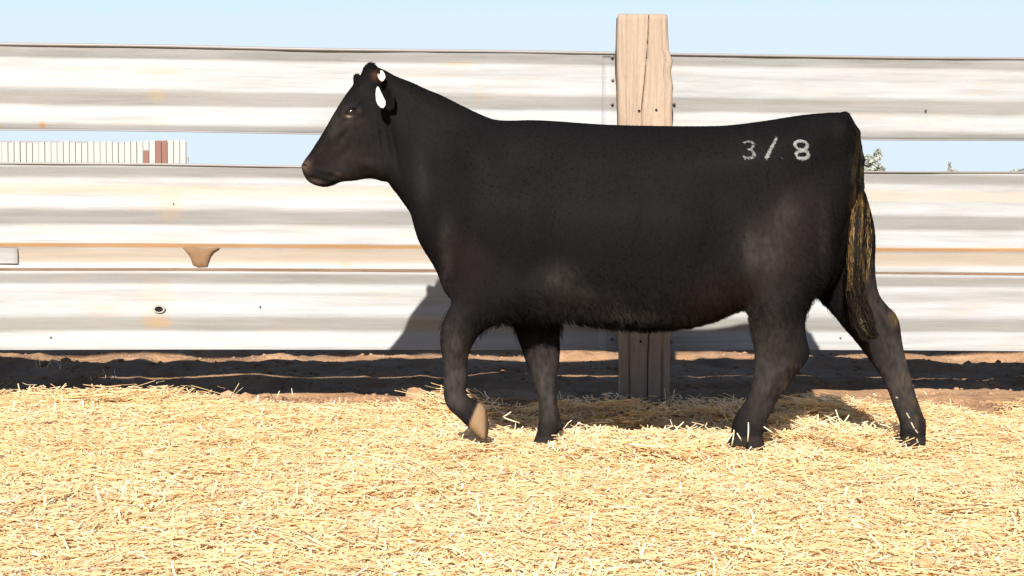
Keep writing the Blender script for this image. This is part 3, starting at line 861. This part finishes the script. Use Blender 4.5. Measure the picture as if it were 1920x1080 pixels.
# free-form pieces: tail, ears, eye sockets
def local(cx, cy, cz, r):
    i0, i1 = np.searchsorted(X, [cx - r, cx + r]); k0, k1 = np.searchsorted(Z, [cz - r, cz + r]); j0, j1 = np.searchsorted(Y_, [cy - r, cy + r])
    sl = (slice(i0, i1), slice(j0, j1), slice(k0, k1))
    return sl, np.meshgrid(X[sl[0]], Y_[sl[1]], Z[sl[2]], indexing='ij')
def add_ellip(c, axes, rad, k=0.012, sub=False):
    c = np.array(c); A = [np.array(a, float) / np.linalg.norm(a) for a in axes]
    sl, (gx, gy, gz) = local(*c, max(rad) + 0.05)
    q = 0
    for a, r in zip(A, rad):
        q = q + (((gx - c[0]) * a[0] + (gy - c[1]) * a[1] + (gz - c[2]) * a[2]) / r) ** 2
    s = (np.sqrt(q) - 1) * min(rad)
    vol[sl] = (-smin(-vol[sl], s, k) if sub else smin(vol[sl], s, k)).astype(np.float32)
def add_cone(a, b, ra, rb, k=0.02):
    a = np.array(a); b = np.array(b)
    c = (a + b) / 2
    sl, (gx, gy, gz) = local(*c, np.linalg.norm(b - a) / 2 + max(ra, rb) + 0.04)
    d = b - a; L2 = (d ** 2).sum()
    t = np.clip(((gx - a[0]) * d[0] + (gy - a[1]) * d[1] + (gz - a[2]) * d[2]) / L2, 0, 1)
    s = np.sqrt((gx - a[0] - t * d[0]) ** 2 + (gy - a[1] - t * d[1]) ** 2 + (gz - a[2] - t * d[2]) ** 2) - (ra + (rb - ra) * t)
    vol[sl] = smin(vol[sl], s, k).astype(np.float32)
def P3(px, py, yo):
    p = at(px, py, YM + yo); return (p.x, yo, p.z)
tail_px = [(1583,222,0,.026),(1600,250,-.015,.024),(1610,300,-.03,.021),(1611,350,-.045,.018),(1607,400,-.055,.016),(1603,450,-.065,.014),(1603,500,-.075,.013),(1610,550,-.08,.012),(1622,600,-.08,.011),(1630,618,-.08,.008)]
for a, b in zip(tail_px[:-1], tail_px[1:]):
    add_cone(P3(*a[:3]), P3(*b[:3]), a[3], b[3], 0.012)
def ear(base, tip, wide, thick, face):
    base = np.array(base); tip = np.array(tip); L = tip - base
    f = np.array(face, float); Ln = L / np.linalg.norm(L); f = f - Ln * f.dot(Ln); f /= np.linalg.norm(f)
    sd_ = np.cross(Ln, f)
    add_ellip((base + tip) / 2, (L, sd_, f), (np.linalg.norm(L) / 2, wide, thick), 0.02)
    add_ellip((base * .42 + tip * .58) + f * thick * 0.9, (L, sd_, f), (np.linalg.norm(L) * .36, wide * .68, thick * .8), 0.006, sub=True)
ear(P3(700, 146, -.060), P3(738, 206, -.130), .054, .012, (-.85, -.45, .2))
ear(P3(684, 166, .040), P3(664, 139, .030), .026, .014, (-.5, .5, -.5))
add_ellip(P3(692, 134, 0), ((1, 0, -.4), (0, 1, 0), (.4, 0, 1)), (.016, .032, .031), 0.02)      # poll
for sgn in (-1, 1):
    e = P3(663, 212, 0)
    k = e[0], e[2]
    yb = 0.088
    add_ellip((k[0], sgn * yb, k[1]), ((1, 0, .25), (0, 1, 0), (-.25, 0, 1)), (.040, .018, .027), 0.018)
    add_ellip((k[0], sgn * (yb + .016), k[1]), ((1, 0, .5), (0, 1, 0), (-.5, 0, 1)), (.021, .020, .0095), 0.003, sub=True)
    nn = P3(575, 311, 0)
    add_ellip((nn[0], sgn * .045, nn[2]), ((1, 0, .2), (0, 1, 0), (-.2, 0, 1)), (.016, .018, .012), 0.012)
    add_ellip((nn[0] - .001, sgn * .057, nn[2] - .001), ((1, 0, -.5), (0, 1, 0), (.5, 0, 1)), (.011, .020, .007), 0.003, sub=True)
# dewclaws
for px, py, yo in ((1436, 800, -.13), (1436, 802, -.09), (1737, 800, .10), (1737, 800, .14), (1051, 800, .10), (1051, 800, .14)):
    add_ellip(P3(px, py, yo), ((1, 0, 0), (0, 1, 0), (0, 0, 1)), (.011, .012, .017), 0.008)

def surface_nets(v, X, Y, Z):
    ins = v < 0
    nx, ny, nz = v.shape
    c = [ins[a:nx - 1 + a, b:ny - 1 + b, d:nz - 1 + d] for a in (0, 1) for b in (0, 1) for d in (0, 1)]
    anyi = np.zeros_like(c[0]); alli = np.ones_like(c[0])
    for q in c: anyi |= q; alli &= q
    act = anyi & ~alli
    I = np.argwhere(act)
    idm = np.full(act.shape, -1, np.int64); idm[act] = np.arange(len(I))
    pos = np.zeros((len(I), 3)); cnt = np.zeros(len(I))
    cor = [(a, b, d) for a in (0, 1) for b in (0, 1) for d in (0, 1)]
    vals = {q: v[I[:, 0] + q[0], I[:, 1] + q[1], I[:, 2] + q[2]].astype(float) for q in cor}
    for p in cor:
        for ax in range(3):
            if p[ax] == 0:
                q = list(p); q[ax] = 1; q = tuple(q)
                a, b = vals[p], vals[q]
                m = (a < 0) != (b < 0)
                t = np.where(m, a / np.where(m, a - b, 1), 0)
                o = np.array(p, float)[None] + 0 * pos; o[:, ax] = t
                pos[m] += o[m]; cnt[m] += 1
    pos = pos / cnt[:, None] + I
    h = X[1] - X[0]
    V = np.stack([X[0] + pos[:, 0] * h, Y[0] + pos[:, 1] * h, Z[0] + pos[:, 2] * h], 1)
    F_ = []
    for ax in range(3):
        sl0 = [slice(None)] * 3; sl1 = [slice(None)] * 3
        sl0[ax] = slice(0, -1); sl1[ax] = slice(1, None)
        a = ins[tuple(sl0)]; b = ins[tuple(sl1)]
        E = np.argwhere(a != b)
        o1, o2 = [(1, 2), (2, 0), (0, 1)][ax]
        ok = (E[:, o1] > 0) & (E[:, o2] > 0) & (E[:, o1] < act.shape[o1]) & (E[:, o2] < act.shape[o2]) & (E[:, ax] < act.shape[ax])
        E = E[ok]
        flip = a[tuple(E.T)]
        q = []
        for d1, d2 in ((0, 0), (1, 0), (1, 1), (0, 1)):
            G = E.copy(); G[:, o1] -= d1; G[:, o2] -= d2
            q.append(idm[tuple(G.T)])
        q = np.stack(q, 1)
        q[~flip] = q[~flip][:, ::-1]
        F_.append(q)
    return V, np.concatenate(F_)
CV, CF = surface_nets(vol, X, Y_, Z)
del vol
# ease the grid steps out of the surface
E_ = np.concatenate([CF[:, [0, 1]], CF[:, [1, 2]], CF[:, [2, 3]], CF[:, [3, 0]]]); E_ = np.concatenate([E_, E_[:, ::-1]])
deg = np.bincount(E_[:, 0], minlength=len(CV)).astype(float)
def lap(V, f):
    out = np.stack([np.bincount(E_[:, 0], weights=V[E_[:, 1], i], minlength=len(V)) for i in range(3)], 1) / deg[:, None]
    return V + f * (out - V)
for _ in range(3):
    CV = lap(CV, 0.5); CV = lap(CV, -0.52)
ORG = np.array([at(1180, 300, YM).x, YM, 0.0])
CV[:, 1] += YM

def vnormals(V, F):
    fn = np.cross(V[F[:, 2]] - V[F[:, 0]], V[F[:, 3]] - V[F[:, 1]])
    N = np.zeros_like(V)
    for k in range(4):
        for i in range(3): N[:, i] += np.bincount(F[:, k], weights=fn[:, i], minlength=len(V))
    return N / (np.linalg.norm(N, axis=1)[:, None] + 1e-9), fn
CN, FN = vnormals(CV, CF)
print('SIGNED', float((CV[CF].mean(1) * FN).sum()), len(CF))

# colours of hide, skin, hoof, dirt and some painted sheen and shading (all stay with the animal)
def spot(px, py, lst):
    out = 0
    for cx, cy, sx, sy, a in lst:
        out = out + a * np.exp(-((px - cx) / sx) ** 2 - ((py - cy) / sy) ** 2)
    return np.clip(out, 0, 1)
def coat_colour(V, N, hair=False):
    px, py = proj(V[:, 0], V[:, 1], V[:, 2])
    yo = V[:, 1] - YM
    base = np.tile(np.array([[0.0028, 0.0025, 0.0027]]), (len(V), 1))
    def blend(m, c): 
        nonlocal base
        base = base * (1 - m[:, None]) + np.array([c]) * m[:, None]
    n1 = value_noise(px / 22, py / 22, 41) * 0.5 + value_noise(px / 7, py / 10, 42) * 0.5
    n2 = value_noise(px / 4, py / 9, 43)
    # sun-browned hair
    blend(spot(px, py, [(860, 500, 60, 60, .5), (1350, 565, 70, 40, .9), (650, 300, 50, 40, .4), (600, 290, 20, 25, .5), (1400, 270, 60, 18, .25), (1500, 400, 60, 70, .45), (1450, 480, 60, 50, .5), (680, 230, 22, 20, .35)]) * (0.75 + 0.35 * n1).clip(0, 1), (0.013, 0.0072, 0.006))
    # dust, with greyish leg sheen painted in; lighter tufts on flank and belly
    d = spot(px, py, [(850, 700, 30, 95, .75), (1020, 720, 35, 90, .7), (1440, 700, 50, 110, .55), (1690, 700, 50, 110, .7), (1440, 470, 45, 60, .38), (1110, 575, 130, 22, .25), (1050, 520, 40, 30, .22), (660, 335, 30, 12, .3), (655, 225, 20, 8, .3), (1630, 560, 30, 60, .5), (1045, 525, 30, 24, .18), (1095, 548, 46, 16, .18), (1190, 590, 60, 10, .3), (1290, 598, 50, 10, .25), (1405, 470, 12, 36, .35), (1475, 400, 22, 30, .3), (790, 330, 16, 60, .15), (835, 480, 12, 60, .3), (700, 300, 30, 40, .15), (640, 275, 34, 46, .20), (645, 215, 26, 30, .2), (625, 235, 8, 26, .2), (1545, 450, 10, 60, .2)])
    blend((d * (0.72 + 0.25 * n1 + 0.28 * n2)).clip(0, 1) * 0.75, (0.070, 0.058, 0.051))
    # muzzle skin and eye rims
    blend(spot(px, py, [(571, 312, 11, 14, .8), (588, 341, 16, 7, .4), (634, 327, 8, 4, .4)]), (0.075, 0.048, 0.038))
    blend(spot(px, py, [(658, 219, 10, 3.0, .8), (673, 207, 5, 5, .35), (653, 216, 3, 2, .6)]) * (np.abs(yo) > .05), (0.05, 0.034, 0.030))
    blend(spot(px, py, [(704, 142, 8, 9, .9)]) * (np.abs(yo) > .03), (0.045, 0.02, 0.014))
    blend(spot(px, py, [(654, 218, 3.4, 2.6, .95)]) * (np.abs(yo) > .05), (0.22, 0.15, 0.12))  # pale skin at the eye corner, its highlight painted into the colour
    # manure smears behind the thighs and on the hocks
    m = spot(px, py, [(1612, 420, 14, 110, .9), (1632, 430, 10, 80, .55), (1605, 520, 16, 50, .6), (1678, 595, 14, 14, .75), (1660, 570, 14, 10, .4), (1500, 690, 16, 18, .6), (1700, 690, 14, 60, .4), (1722, 770, 10, 30, .7), (1475, 720, 16, 20, .3)])
    blend((0.7 * m * (0.1 + 0.9 * value_noise(px / 3.2, py / 16, 44) + 0.35 * n1)).clip(0, 1), (0.13, 0.08, 0.022))
    # hooves
    sm = lambda a: np.clip(a, 0, 1)
    hoof_near_fore = sm((px - 878) / 3) * sm((922 - px) / 3) * sm((py - 757 + (px - 885) * 0.4) / 4) * sm(((px - 878) * 0.85 + (py - 790) * 0.35 - 2) / 3.5) * (yo < 0)
    blend(hoof_near_fore * 0.95, (0.22, 0.14, 0.078))
    blend(hoof_near_fore * sm((px - 908) / 3) * 0.8, (0.05, 0.035, 0.025))  # rear edge darkened: painted wedge shading together with the sole line
    blend(np.where((py > 818) & (px > 940), 0.8, 0.0), (0.018, 0.015, 0.013))
    return np.concatenate([np.clip(base, 0, 1), np.ones((len(V), 1))], 1).astype(np.float32)
cow = bpy.data.objects.new('heifer', None)
me = mesh_np('heifer', CV - ORG, CF)
cow = link('heifer', me, None, M_BODY)
cow.location = ORG
tag(cow, 'black heifer walking left across the straw with a freeze brand on her rump', 'cow')
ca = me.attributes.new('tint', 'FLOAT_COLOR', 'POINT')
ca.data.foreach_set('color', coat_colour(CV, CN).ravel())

# winter coat: real hairs
fa = np.linalg.norm(FN, axis=1)
def grow(name, n, lenfun, rad, weight=None, colfun=None, lift=0.35, jitter=0.25, pts=4, seed=3, mat=None, gravity=0.25, clump=0.0, cell=0.012):
    r = np.random.default_rng(seed)
    cen = CV[CF].mean(1)
    wt = fa.copy()
    if weight is not None: wt = wt * weight(cen)
    fi = r.choice(len(CF), n, p=wt / wt.sum())
    u = r.uniform(0, 1, (n, 2))
    q = CV[CF[fi]]
    p = (q[:, 0] * (1 - u[:, :1]) * (1 - u[:, 1:]) + q[:, 1] * u[:, :1] * (1 - u[:, 1:]) + q[:, 2] * u[:, :1] * u[:, 1:] + q[:, 3] * (1 - u[:, :1]) * u[:, 1:])
    nn = CN[CF[fi]].mean(1); nn /= np.linalg.norm(nn, axis=1)[:, None]
    px, py = proj(p[:, 0], p[:, 1], p[:, 2])
    # direction the hair lies: back and down the body, down the legs, up from the nose on the face
    fl = np.zeros((n, 3)); fl[:, 0] = 0.75; fl[:, 2] = -0.55
    legm = np.clip((py - 560) / 60, 0, 1)[:, None] * ((px < 1060) | (px > 1390))[:, None]
    fl = fl * (1 - legm) + np.array([[0.08, 0, -1.0]]) * legm
    face = np.clip((740 - px) / 30, 0, 1)[:, None]
    fl = fl * (1 - face) + np.array([[0.7, 0, 0.25]]) * face
    neck = np.clip(1 - np.abs(px - 790) / 80, 0, 1)[:, None]
    fl = fl * (1 - neck) + np.array([[0.35, 0, -0.9]]) * neck
    belly = (np.clip((py - 510) / 40, 0, 1) * ((px > 1040) & (px < 1400)))[:, None]
    fl = fl * (1 - belly) + np.array([[0.35, 0, -0.95]]) * belly
    swirl = value_noise(px / 30, py / 30, 61)
    fl[:, 0] += 0.35 * swirl; fl[:, 2] += 0.35 * value_noise(px / 26, py / 26, 62)
    fl += r.normal(0, jitter, (n, 3))
    fl -= nn * (fl * nn).sum(1)[:, None]
    fl /= np.linalg.norm(fl, axis=1)[:, None] + 1e-6
    L = lenfun(px, py) * r.uniform(0.6, 1.25, n)
    d0 = nn * lift + fl; d0 /= np.linalg.norm(d0, axis=1)[:, None]
    P = [p - nn * 0.001]
    d = d0
    for k in range(1, pts):
        P.append(P[-1] + d * (L / (pts - 1))[:, None])
        d = d - nn * lift * 0.35; d[:, 2] -= gravity * L / 0.03
        d /= np.linalg.norm(d, axis=1)[:, None]
    P = np.stack(P, 1)
    if clump > 0:                              # neighbouring hairs run together into locks
        key = np.floor((p + 0.35 * cell * np.stack([value_noise(px / 9, py / 9, 91), 0 * px, value_noise(px / 9, py / 9, 92)], 1) * 3) / (cell * np.array([0.8, 1.0, 1.5]))).astype(np.int64)
        _, inv = np.unique(key[:, 0] * 1000003 + key[:, 1] * 1009 + key[:, 2], return_inverse=True)
        inv = inv.ravel(); cnt = np.bincount(inv)
        ce = np.stack([np.bincount(inv, weights=P[:, -1, i]) / cnt for i in range(3)], 1)[inv]
        lock = np.random.default_rng(seed + 1).uniform(0.75, 1.25, len(cnt))[inv]
        for k in range(1, pts):
            t = (k / (pts - 1)) ** 1.5 * clump
            P[:, k] = P[:, k] * (1 - t) + ce * t
            P[:, k] = P[:, 0] + (P[:, k] - P[:, 0]) * lock[:, None]
    hc = bpy.data.hair_curves.new(name)
    hc.add_curves([pts] * n)
    hc.points.foreach_set('position', (P - ORG).astype(np.float32).ravel())
    ra = hc.attributes.get('radius') or hc.attributes.new('radius', 'FLOAT', 'POINT')
    tp = np.linspace(1, 0.25, pts)
    ra.data.foreach_set('value', np.tile(rad * tp, n).astype(np.float32))
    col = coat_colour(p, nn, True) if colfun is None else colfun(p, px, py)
    col = col * np.concatenate([(r.uniform(0.7, 1.4, (n, 1)) * (1 + 0.2 * value_noise(px / 5, py / 9, 77))[:, None]).repeat(3, 1), np.ones((n, 1))], 1)
    at_ = hc.attributes.new('tint', 'FLOAT_COLOR', 'POINT')
    at_.data.foreach_set('color', np.repeat(col, pts, axis=0).astype(np.float32).ravel())
    o = link(name, hc, cow, mat or M_COAT)
    return o, P
def hlen(px, py):
    L = 0.010 + 0 * px
    L = L + 0.020 * spot(px, py, [(1150, 600, 200, 45, 1), (1330, 590, 90, 40, 1), (1090, 545, 60, 40, .6), (1555, 480, 30, 80, .6), (1520, 560, 30, 30, .7), (980, 575, 50, 30, .5), (895, 640, 14, 25, .5)])
    L = L + 0.010 * spot(px, py, [(690, 125, 14, 12, 1), (1575, 215, 16, 10, 1), (665, 145, 10, 10, .5), (1590, 600, 30, 40, .6), (835, 530, 20, 50, .5)])
    L = np.where((px < 760) & (L < 0.013), 0.008, L)
    L = np.where((py > 640) & (L < 0.013), 0.007, L)
    L = np.where(py > 815, 0.002, L)
    L = L * (1 - 0.9 * spot(px, py, [(663, 212, 14, 8, 1), (572, 318, 12, 22, 1), (900, 795, 20, 30, 1)]))
    return L
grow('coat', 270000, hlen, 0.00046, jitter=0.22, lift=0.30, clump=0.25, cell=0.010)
o, _ = grow('belly_hair', 18000, lambda px, py: 0.038 - 0.016 * np.clip((px - 1180) / 120, 0, 1), 0.0005,
     weight=lambda c: (lambda q: spot(q[0], q[1], [(1150, 600, 220, 22, 1), (1330, 590, 90, 22, 1), (1540, 540, 30, 30, .8), (1410, 590, 20, 30, .5)]))(proj(c[:, 0], c[:, 1], c[:, 2])), jitter=0.40, lift=1.5, seed=8, clump=0.75, cell=0.018)

BV = BVHTree.FromPolygons([tuple(v) for v in CV], [tuple(int(i) for i in f) for f in CF])
def hit(px, py):
    h = BV.ray_cast(Vector((0, 0, H)), ray(px, py).normalized())
    return (h[0], h[1]) if h[0] is not None else (at(px, py, YM), Vector((0, -1, 0)))

# eyes
M_EYE = NT('eye'); M_EYE = M_EYE.set(Base_Color=(0.010, 0.006, 0.004), Roughness=0.10, Specular_IOR_Level=0.35)
import bmesh
e = P3(663, 212, 0)
for sgn in (-1, 1):
    bm = bmesh.new(); bmesh.ops.create_uvsphere(bm, u_segments=20, v_segments=14, radius=0.0190)
    em = bpy.data.meshes.new('eye'); bm.to_mesh(em); bm.free()
    em.polygons.foreach_set('use_smooth', [True] * len(em.polygons))
    o = link('eye', em, cow, M_EYE)
    o.location = Vector((e[0], YM + sgn * 0.0885, e[2])) - Vector(ORG)

# ear tags
M_TAG = flat('white_plastic', (0.25, 0.242, 0.25), 0.35, 0.5)
M_PINK = flat('pink_plastic', (0.26, 0.12, 0.10), 0.4, 0.5)
def plate(name, outline, yo, slope, th, mat, label):
    P = [at(px, py, YM + yo) for px, py in outline]
    c = sum(P, Vector()) / len(P)
    V = []
    for s, off in ((0.93, -th), (1.0, -th * 0.5), (1.0, th * 0.5), (0.93, th)):
        for p in P:
            q = c + (p - c) * s
            V.append(q + Vector((0, off + slope * (q.z - c.z), 0)) - Vector(ORG))
    n = len(P)
    Fc = [tuple(range(n)), tuple(reversed(range(3 * n, 4 * n)))]
    for k in range(3):
        for i in range(n):
            j = (i + 1) % n
            Fc.append((k * n + i, (k + 1) * n + i, (k + 1) * n + j, k * n + j))
    o = link(name, mesh_py(name, V, Fc, False), cow, mat); o['label'] = label
    return o
plate('ear_tag', [(707, 162), (710, 163), (714, 172), (719, 182), (723, 190), (723, 197), (719, 203), (714, 202), (708, 196), (705, 188), (704, 176), (705, 166)], -.185, 0.1, .0015, M_TAG, 'long white ear tag hanging low')
plate('ear_tag', [(713, 132), (717, 132), (721, 138), (723, 144), (721, 149), (717, 147), (713, 141)], -.16, 0.1, .0015, M_TAG, 'short white ear tag at the top of the ear')
plate('ear_tag', [(708, 138), (712, 139), (716, 146), (721, 149), (719, 152), (715, 153), (711, 149), (708, 143)], -.158, 0.1, .0022, M_PINK, 'pink ear button')

# freeze brand: white hairs growing in the strokes
def c5(x, y): return (1340 + x / 2.3475, 180 + y / 2.3475)
strokes = [([(125, 208), (140, 200), (158, 202), (168, 214), (160, 228), (146, 234), (163, 240), (172, 254), (162, 268), (140, 272), (122, 266)], 0.38),
           ([(268, 185), (258, 205), (248, 222), (236, 246), (222, 273)], 1.0), ([(289, 274), (292, 276)], 0.25),
           ([(350, 204), (362, 197), (380, 196), (398, 203), (404, 216), (397, 228), (378, 236), (362, 242), (353, 254), (362, 268), (384, 273), (402, 268), (410, 254), (400, 242), (378, 236), (360, 228), (348, 214), (350, 204)], 1.0)]
def brand():
    r = np.random.default_rng(5)
    C = []; T = []
    for st, dens in strokes:
        Q = [c5(*s) for s in st]
        for a, b in zip(Q[:-1], Q[1:]):
            L = math.dist(a, b)
            for _ in range(int(L * 6.5 * dens)):
                t = random.random()
                px = a[0] + (b[0] - a[0]) * t + r.normal(0, .95); py = a[1] + (b[1] - a[1]) * t + r.normal(0, .95)
                p, n = hit(px, py)
                d = Vector((0.6, 0, -0.7)) + Vector(r.normal(0, 0.2, 3)); d -= n * d.dot(n); d.normalize()
                d = (d + n * 0.32).normalized()
                L_ = random.uniform(0.007, 0.012)
                p = p + n * 0.001
                C.append([p, p + d * L_ * .5 + n * .0012, p + d * L_])
    P = np.array([[list(q) for q in c] for c in C])
    n = len(P)
    hc = bpy.data.hair_curves.new('freeze_brand'); hc.add_curves([3] * n)
    hc.points.foreach_set('position', (P - ORG).astype(np.float32).ravel())
    ra = hc.attributes.get('radius') or hc.attributes.new('radius', 'FLOAT', 'POINT')
    ra.data.foreach_set('value', np.tile(np.array([.0005, .0005, .0002]), n).astype(np.float32))
    v = r.uniform(0.06, 0.28, (n, 1))
    col = np.concatenate([v, v * .98, v * .95, np.ones((n, 1))], 1)
    at_ = hc.attributes.new('tint', 'FLOAT_COLOR', 'POINT')
    at_.data.foreach_set('color', np.repeat(col, 3, axis=0).astype(np.float32).ravel())
    o = link('freeze_brand', hc, cow, M_COAT); o['label'] = 'white freeze brand reading 3 / 8'
brand()

# tail switch and the dried manure stuck to it
def strands(name, paths, n, spread, rad, cols, seed, label=None, pts=9):
    r = np.random.default_rng(seed)
    out = []; cc = []
    for _ in range(n):
        pa = paths[r.integers(len(paths))]
        pa = np.array([list(at(px, py, YM + yo)) for px, py, yo in pa])
        t0 = r.uniform(0, 0.8); t1 = min(1, t0 + r.uniform(0.12, 0.4))
        ts = np.linspace(t0, t1, pts) * (len(pa) - 1)
        q = np.stack([np.interp(ts, range(len(pa)), pa[:, i]) for i in range(3)], 1)
        sp = np.interp(ts / (len(pa) - 1), np.linspace(0, 1, len(spread)), spread)
        q += r.normal(0, 1, 3)[None] * sp[:, None] + r.normal(0, 0.0012, q.shape)
        out.append(q); cc.append(np.array(cols[r.integers(len(cols))]) * r.uniform(0.7, 1.3))
    P = np.array(out); m = len(P)
    hc = bpy.data.hair_curves.new(name); hc.add_curves([pts] * m)
    hc.points.foreach_set('position', (P - ORG).astype(np.float32).ravel())
    ra = hc.attributes.get('radius') or hc.attributes.new('radius', 'FLOAT', 'POINT')
    ra.data.foreach_set('value', np.tile(rad * np.linspace(1, 0.4, pts), m).astype(np.float32))
    col = np.repeat(np.concatenate([np.array(cc), np.ones((m, 1))], 1), pts, axis=0)
    col[:, :3] *= r.choice([0.15, 0.35, 0.8, 1.25], (m * pts, 1))
    at_ = hc.attributes.new('tint', 'FLOAT_COLOR', 'POINT')
    at_.data.foreach_set('color', col.astype(np.float32).ravel())
    o = link(name, hc, cow, M_COAT)
    if label: o['label'] = label
    return o
tp = [[(1611, 380, -.06), (1606, 430, -.075), (1604, 480, -.085), (1608, 530, -.09), (1618, 575, -.09), (1630, 610, -.09), (1638, 632, -.085)],
      [(1611, 400, -.06), (1603, 450, -.08), (1598, 500, -.09), (1602, 550, -.09), (1612, 600, -.09), (1628, 628, -.09), (1644, 628, -.085)]]
strands('tail_switch', tp, 2600, [.004, .007, .010, .012, .007], .0006, [(0.008, 0.007, 0.006), (0.016, 0.012, 0.009), (0.03, 0.022, 0.014)], 3)
mp = [[(1604, 285, -.055), (1607, 330, -.075), (1604, 380, -.085), (1598, 430, -.095), (1594, 490, -.105), (1592, 545, -.105)],
      [(1615, 360, -.06), (1616, 410, -.075), (1613, 450, -.085), (1611, 500, -.095), (1606, 560, -.10), (1612, 610, -.10)],
      [(1628, 390, -.03), (1630, 430, -.04), (1628, 480, -.05), (1624, 530, -.07)]]
strands('dried_manure', mp[:1], 130, [.002, .003, .004, .003], .0010, [(0.12, 0.065, 0.018), (0.22, 0.14, 0.055), (0.06, 0.034, 0.012), (0.02, 0.013, 0.008)], 4, 'yellow brown manure dried on the tail', 7)
strands('dried_manure', mp[1:], 60, [.003, .005, .005, .003], .0008, [(0.10, 0.06, 0.02), (0.18, 0.12, 0.05), (0.07, 0.045, 0.02)], 5, 'greenish manure on the back of the thigh', 7)
strands('dried_manure', [[(1612, 580, -.10), (1616, 600, -.105), (1622, 618, -.105), (1634, 632, -.10)]], 60, [.003, .004, .003], .0012, [(0.10, 0.085, 0.035), (0.06, 0.05, 0.025)], 6, 'olive manure at the tip of the tail', 6)

# long pale stalks that stand up from the bed
def stalk(name_pts, r=0.0026):
    V, Fc = tube(name_pts, r, 5)
    return V, Fc
V = []; Fc = []
def add_stalk(a, b, Yd, r=0.0026, mid=0.0):
    A = at(a[0], a[1], Yd); B = at(b[0], b[1], Yd)
    M_ = (A + B) / 2 + Vector((mid, -0.01, 0))
    v, f = stalk([A, M_, B], r)
    base = len(V); V.extend(v); Fc.extend([tuple(i + base for i in q) for q in f])
for a, b, Yd in (((1576, 800), (1567, 768), 6.3), ((1570, 792), (1550, 780), 6.3), ((1578, 795), (1592, 778), 6.32), ((1560, 800), (1538, 792), 6.3),
    ((1402, 828), (1403, 792), 5.82), ((1372, 836), (1376, 806), 5.84), ((1358, 834), (1373, 812), 5.84), ((1390, 826), (1382, 812), 5.82), ((1432, 800), (1450, 812), 5.82), ((1365, 850), (1352, 830), 5.84),
    ((1248, 752), (1246, 728), 7.3), ((1258, 756), (1265, 730), 7.3), ((1262, 748), (1278, 762), 7.3), ((943, 782), (958, 772), 6.4), ((945, 783), (975, 793), 6.4), ((1165, 828), (1178, 806), 6.1), ((1078, 828), (1080, 806), 6.15),
    ((1102, 822), (1100, 796), 6.2), ((1112, 822), (1124, 800), 6.2), ((1185, 826), (1172, 804), 6.2), ((1306, 822), (1312, 802), 6.2), ((1240, 818), (1248, 798), 6.3), ((1706, 745), (1712, 722), 7.4), ((1702, 742), (1694, 728), 7.4),
    ((1738, 742), (1732, 733), 7.4), ((232, 745), (245, 726), 7.4), ((550, 748), (547, 728), 7.4), ((518, 750), (524, 733), 7.4), ((116, 770), (117, 740), 7.2), ((172, 712), (170, 706), 8.0)):
    add_stalk(a, b, Yd, 0.0024 if Yd < 7 else 0.002)
sm = mesh_py('long_straw', V, Fc, True)
ca = sm.attributes.new('col', 'FLOAT_COLOR', 'POINT')
ca.data.foreach_set('color', np.tile(np.array([0.82, 0.72, 0.50, 1.0]), len(V)).astype(np.float32))
tag(link('long_straw', sm, None, M_STRAW), 'longer pale straw stalks standing up around the hooves', kind='stuff')

# flakes of straw stuck to the far hind pastern
for i, (px, py, ang, L) in enumerate(((1702, 779, -60, .024), (1711, 798, -65, .026), (1717, 808, -50, .018), (1719, 826, -70, .016), (1682, 745, -20, .008), (1676, 771, 80, .008))):
    p, n = hit(px, py)
    d = Vector((math.cos(math.radians(ang)), 0, math.sin(math.radians(ang)))); d -= n * d.dot(n); d.normalize()
    p = p + n * 0.006 - Vector(ORG)
    V_, F_ = tube([p - d * L / 2, p + d * L / 2], 0.0028, 5)
    fm = mesh_py('straw_flake', V_, F_)
    ca = fm.attributes.new('col', 'FLOAT_COLOR', 'POINT')
    ca.data.foreach_set('color', np.tile(np.array([0.42, 0.37, 0.28, 1.0]), len(V_)).astype(np.float32))
    link('straw_flake', fm, cow, M_STRAW)
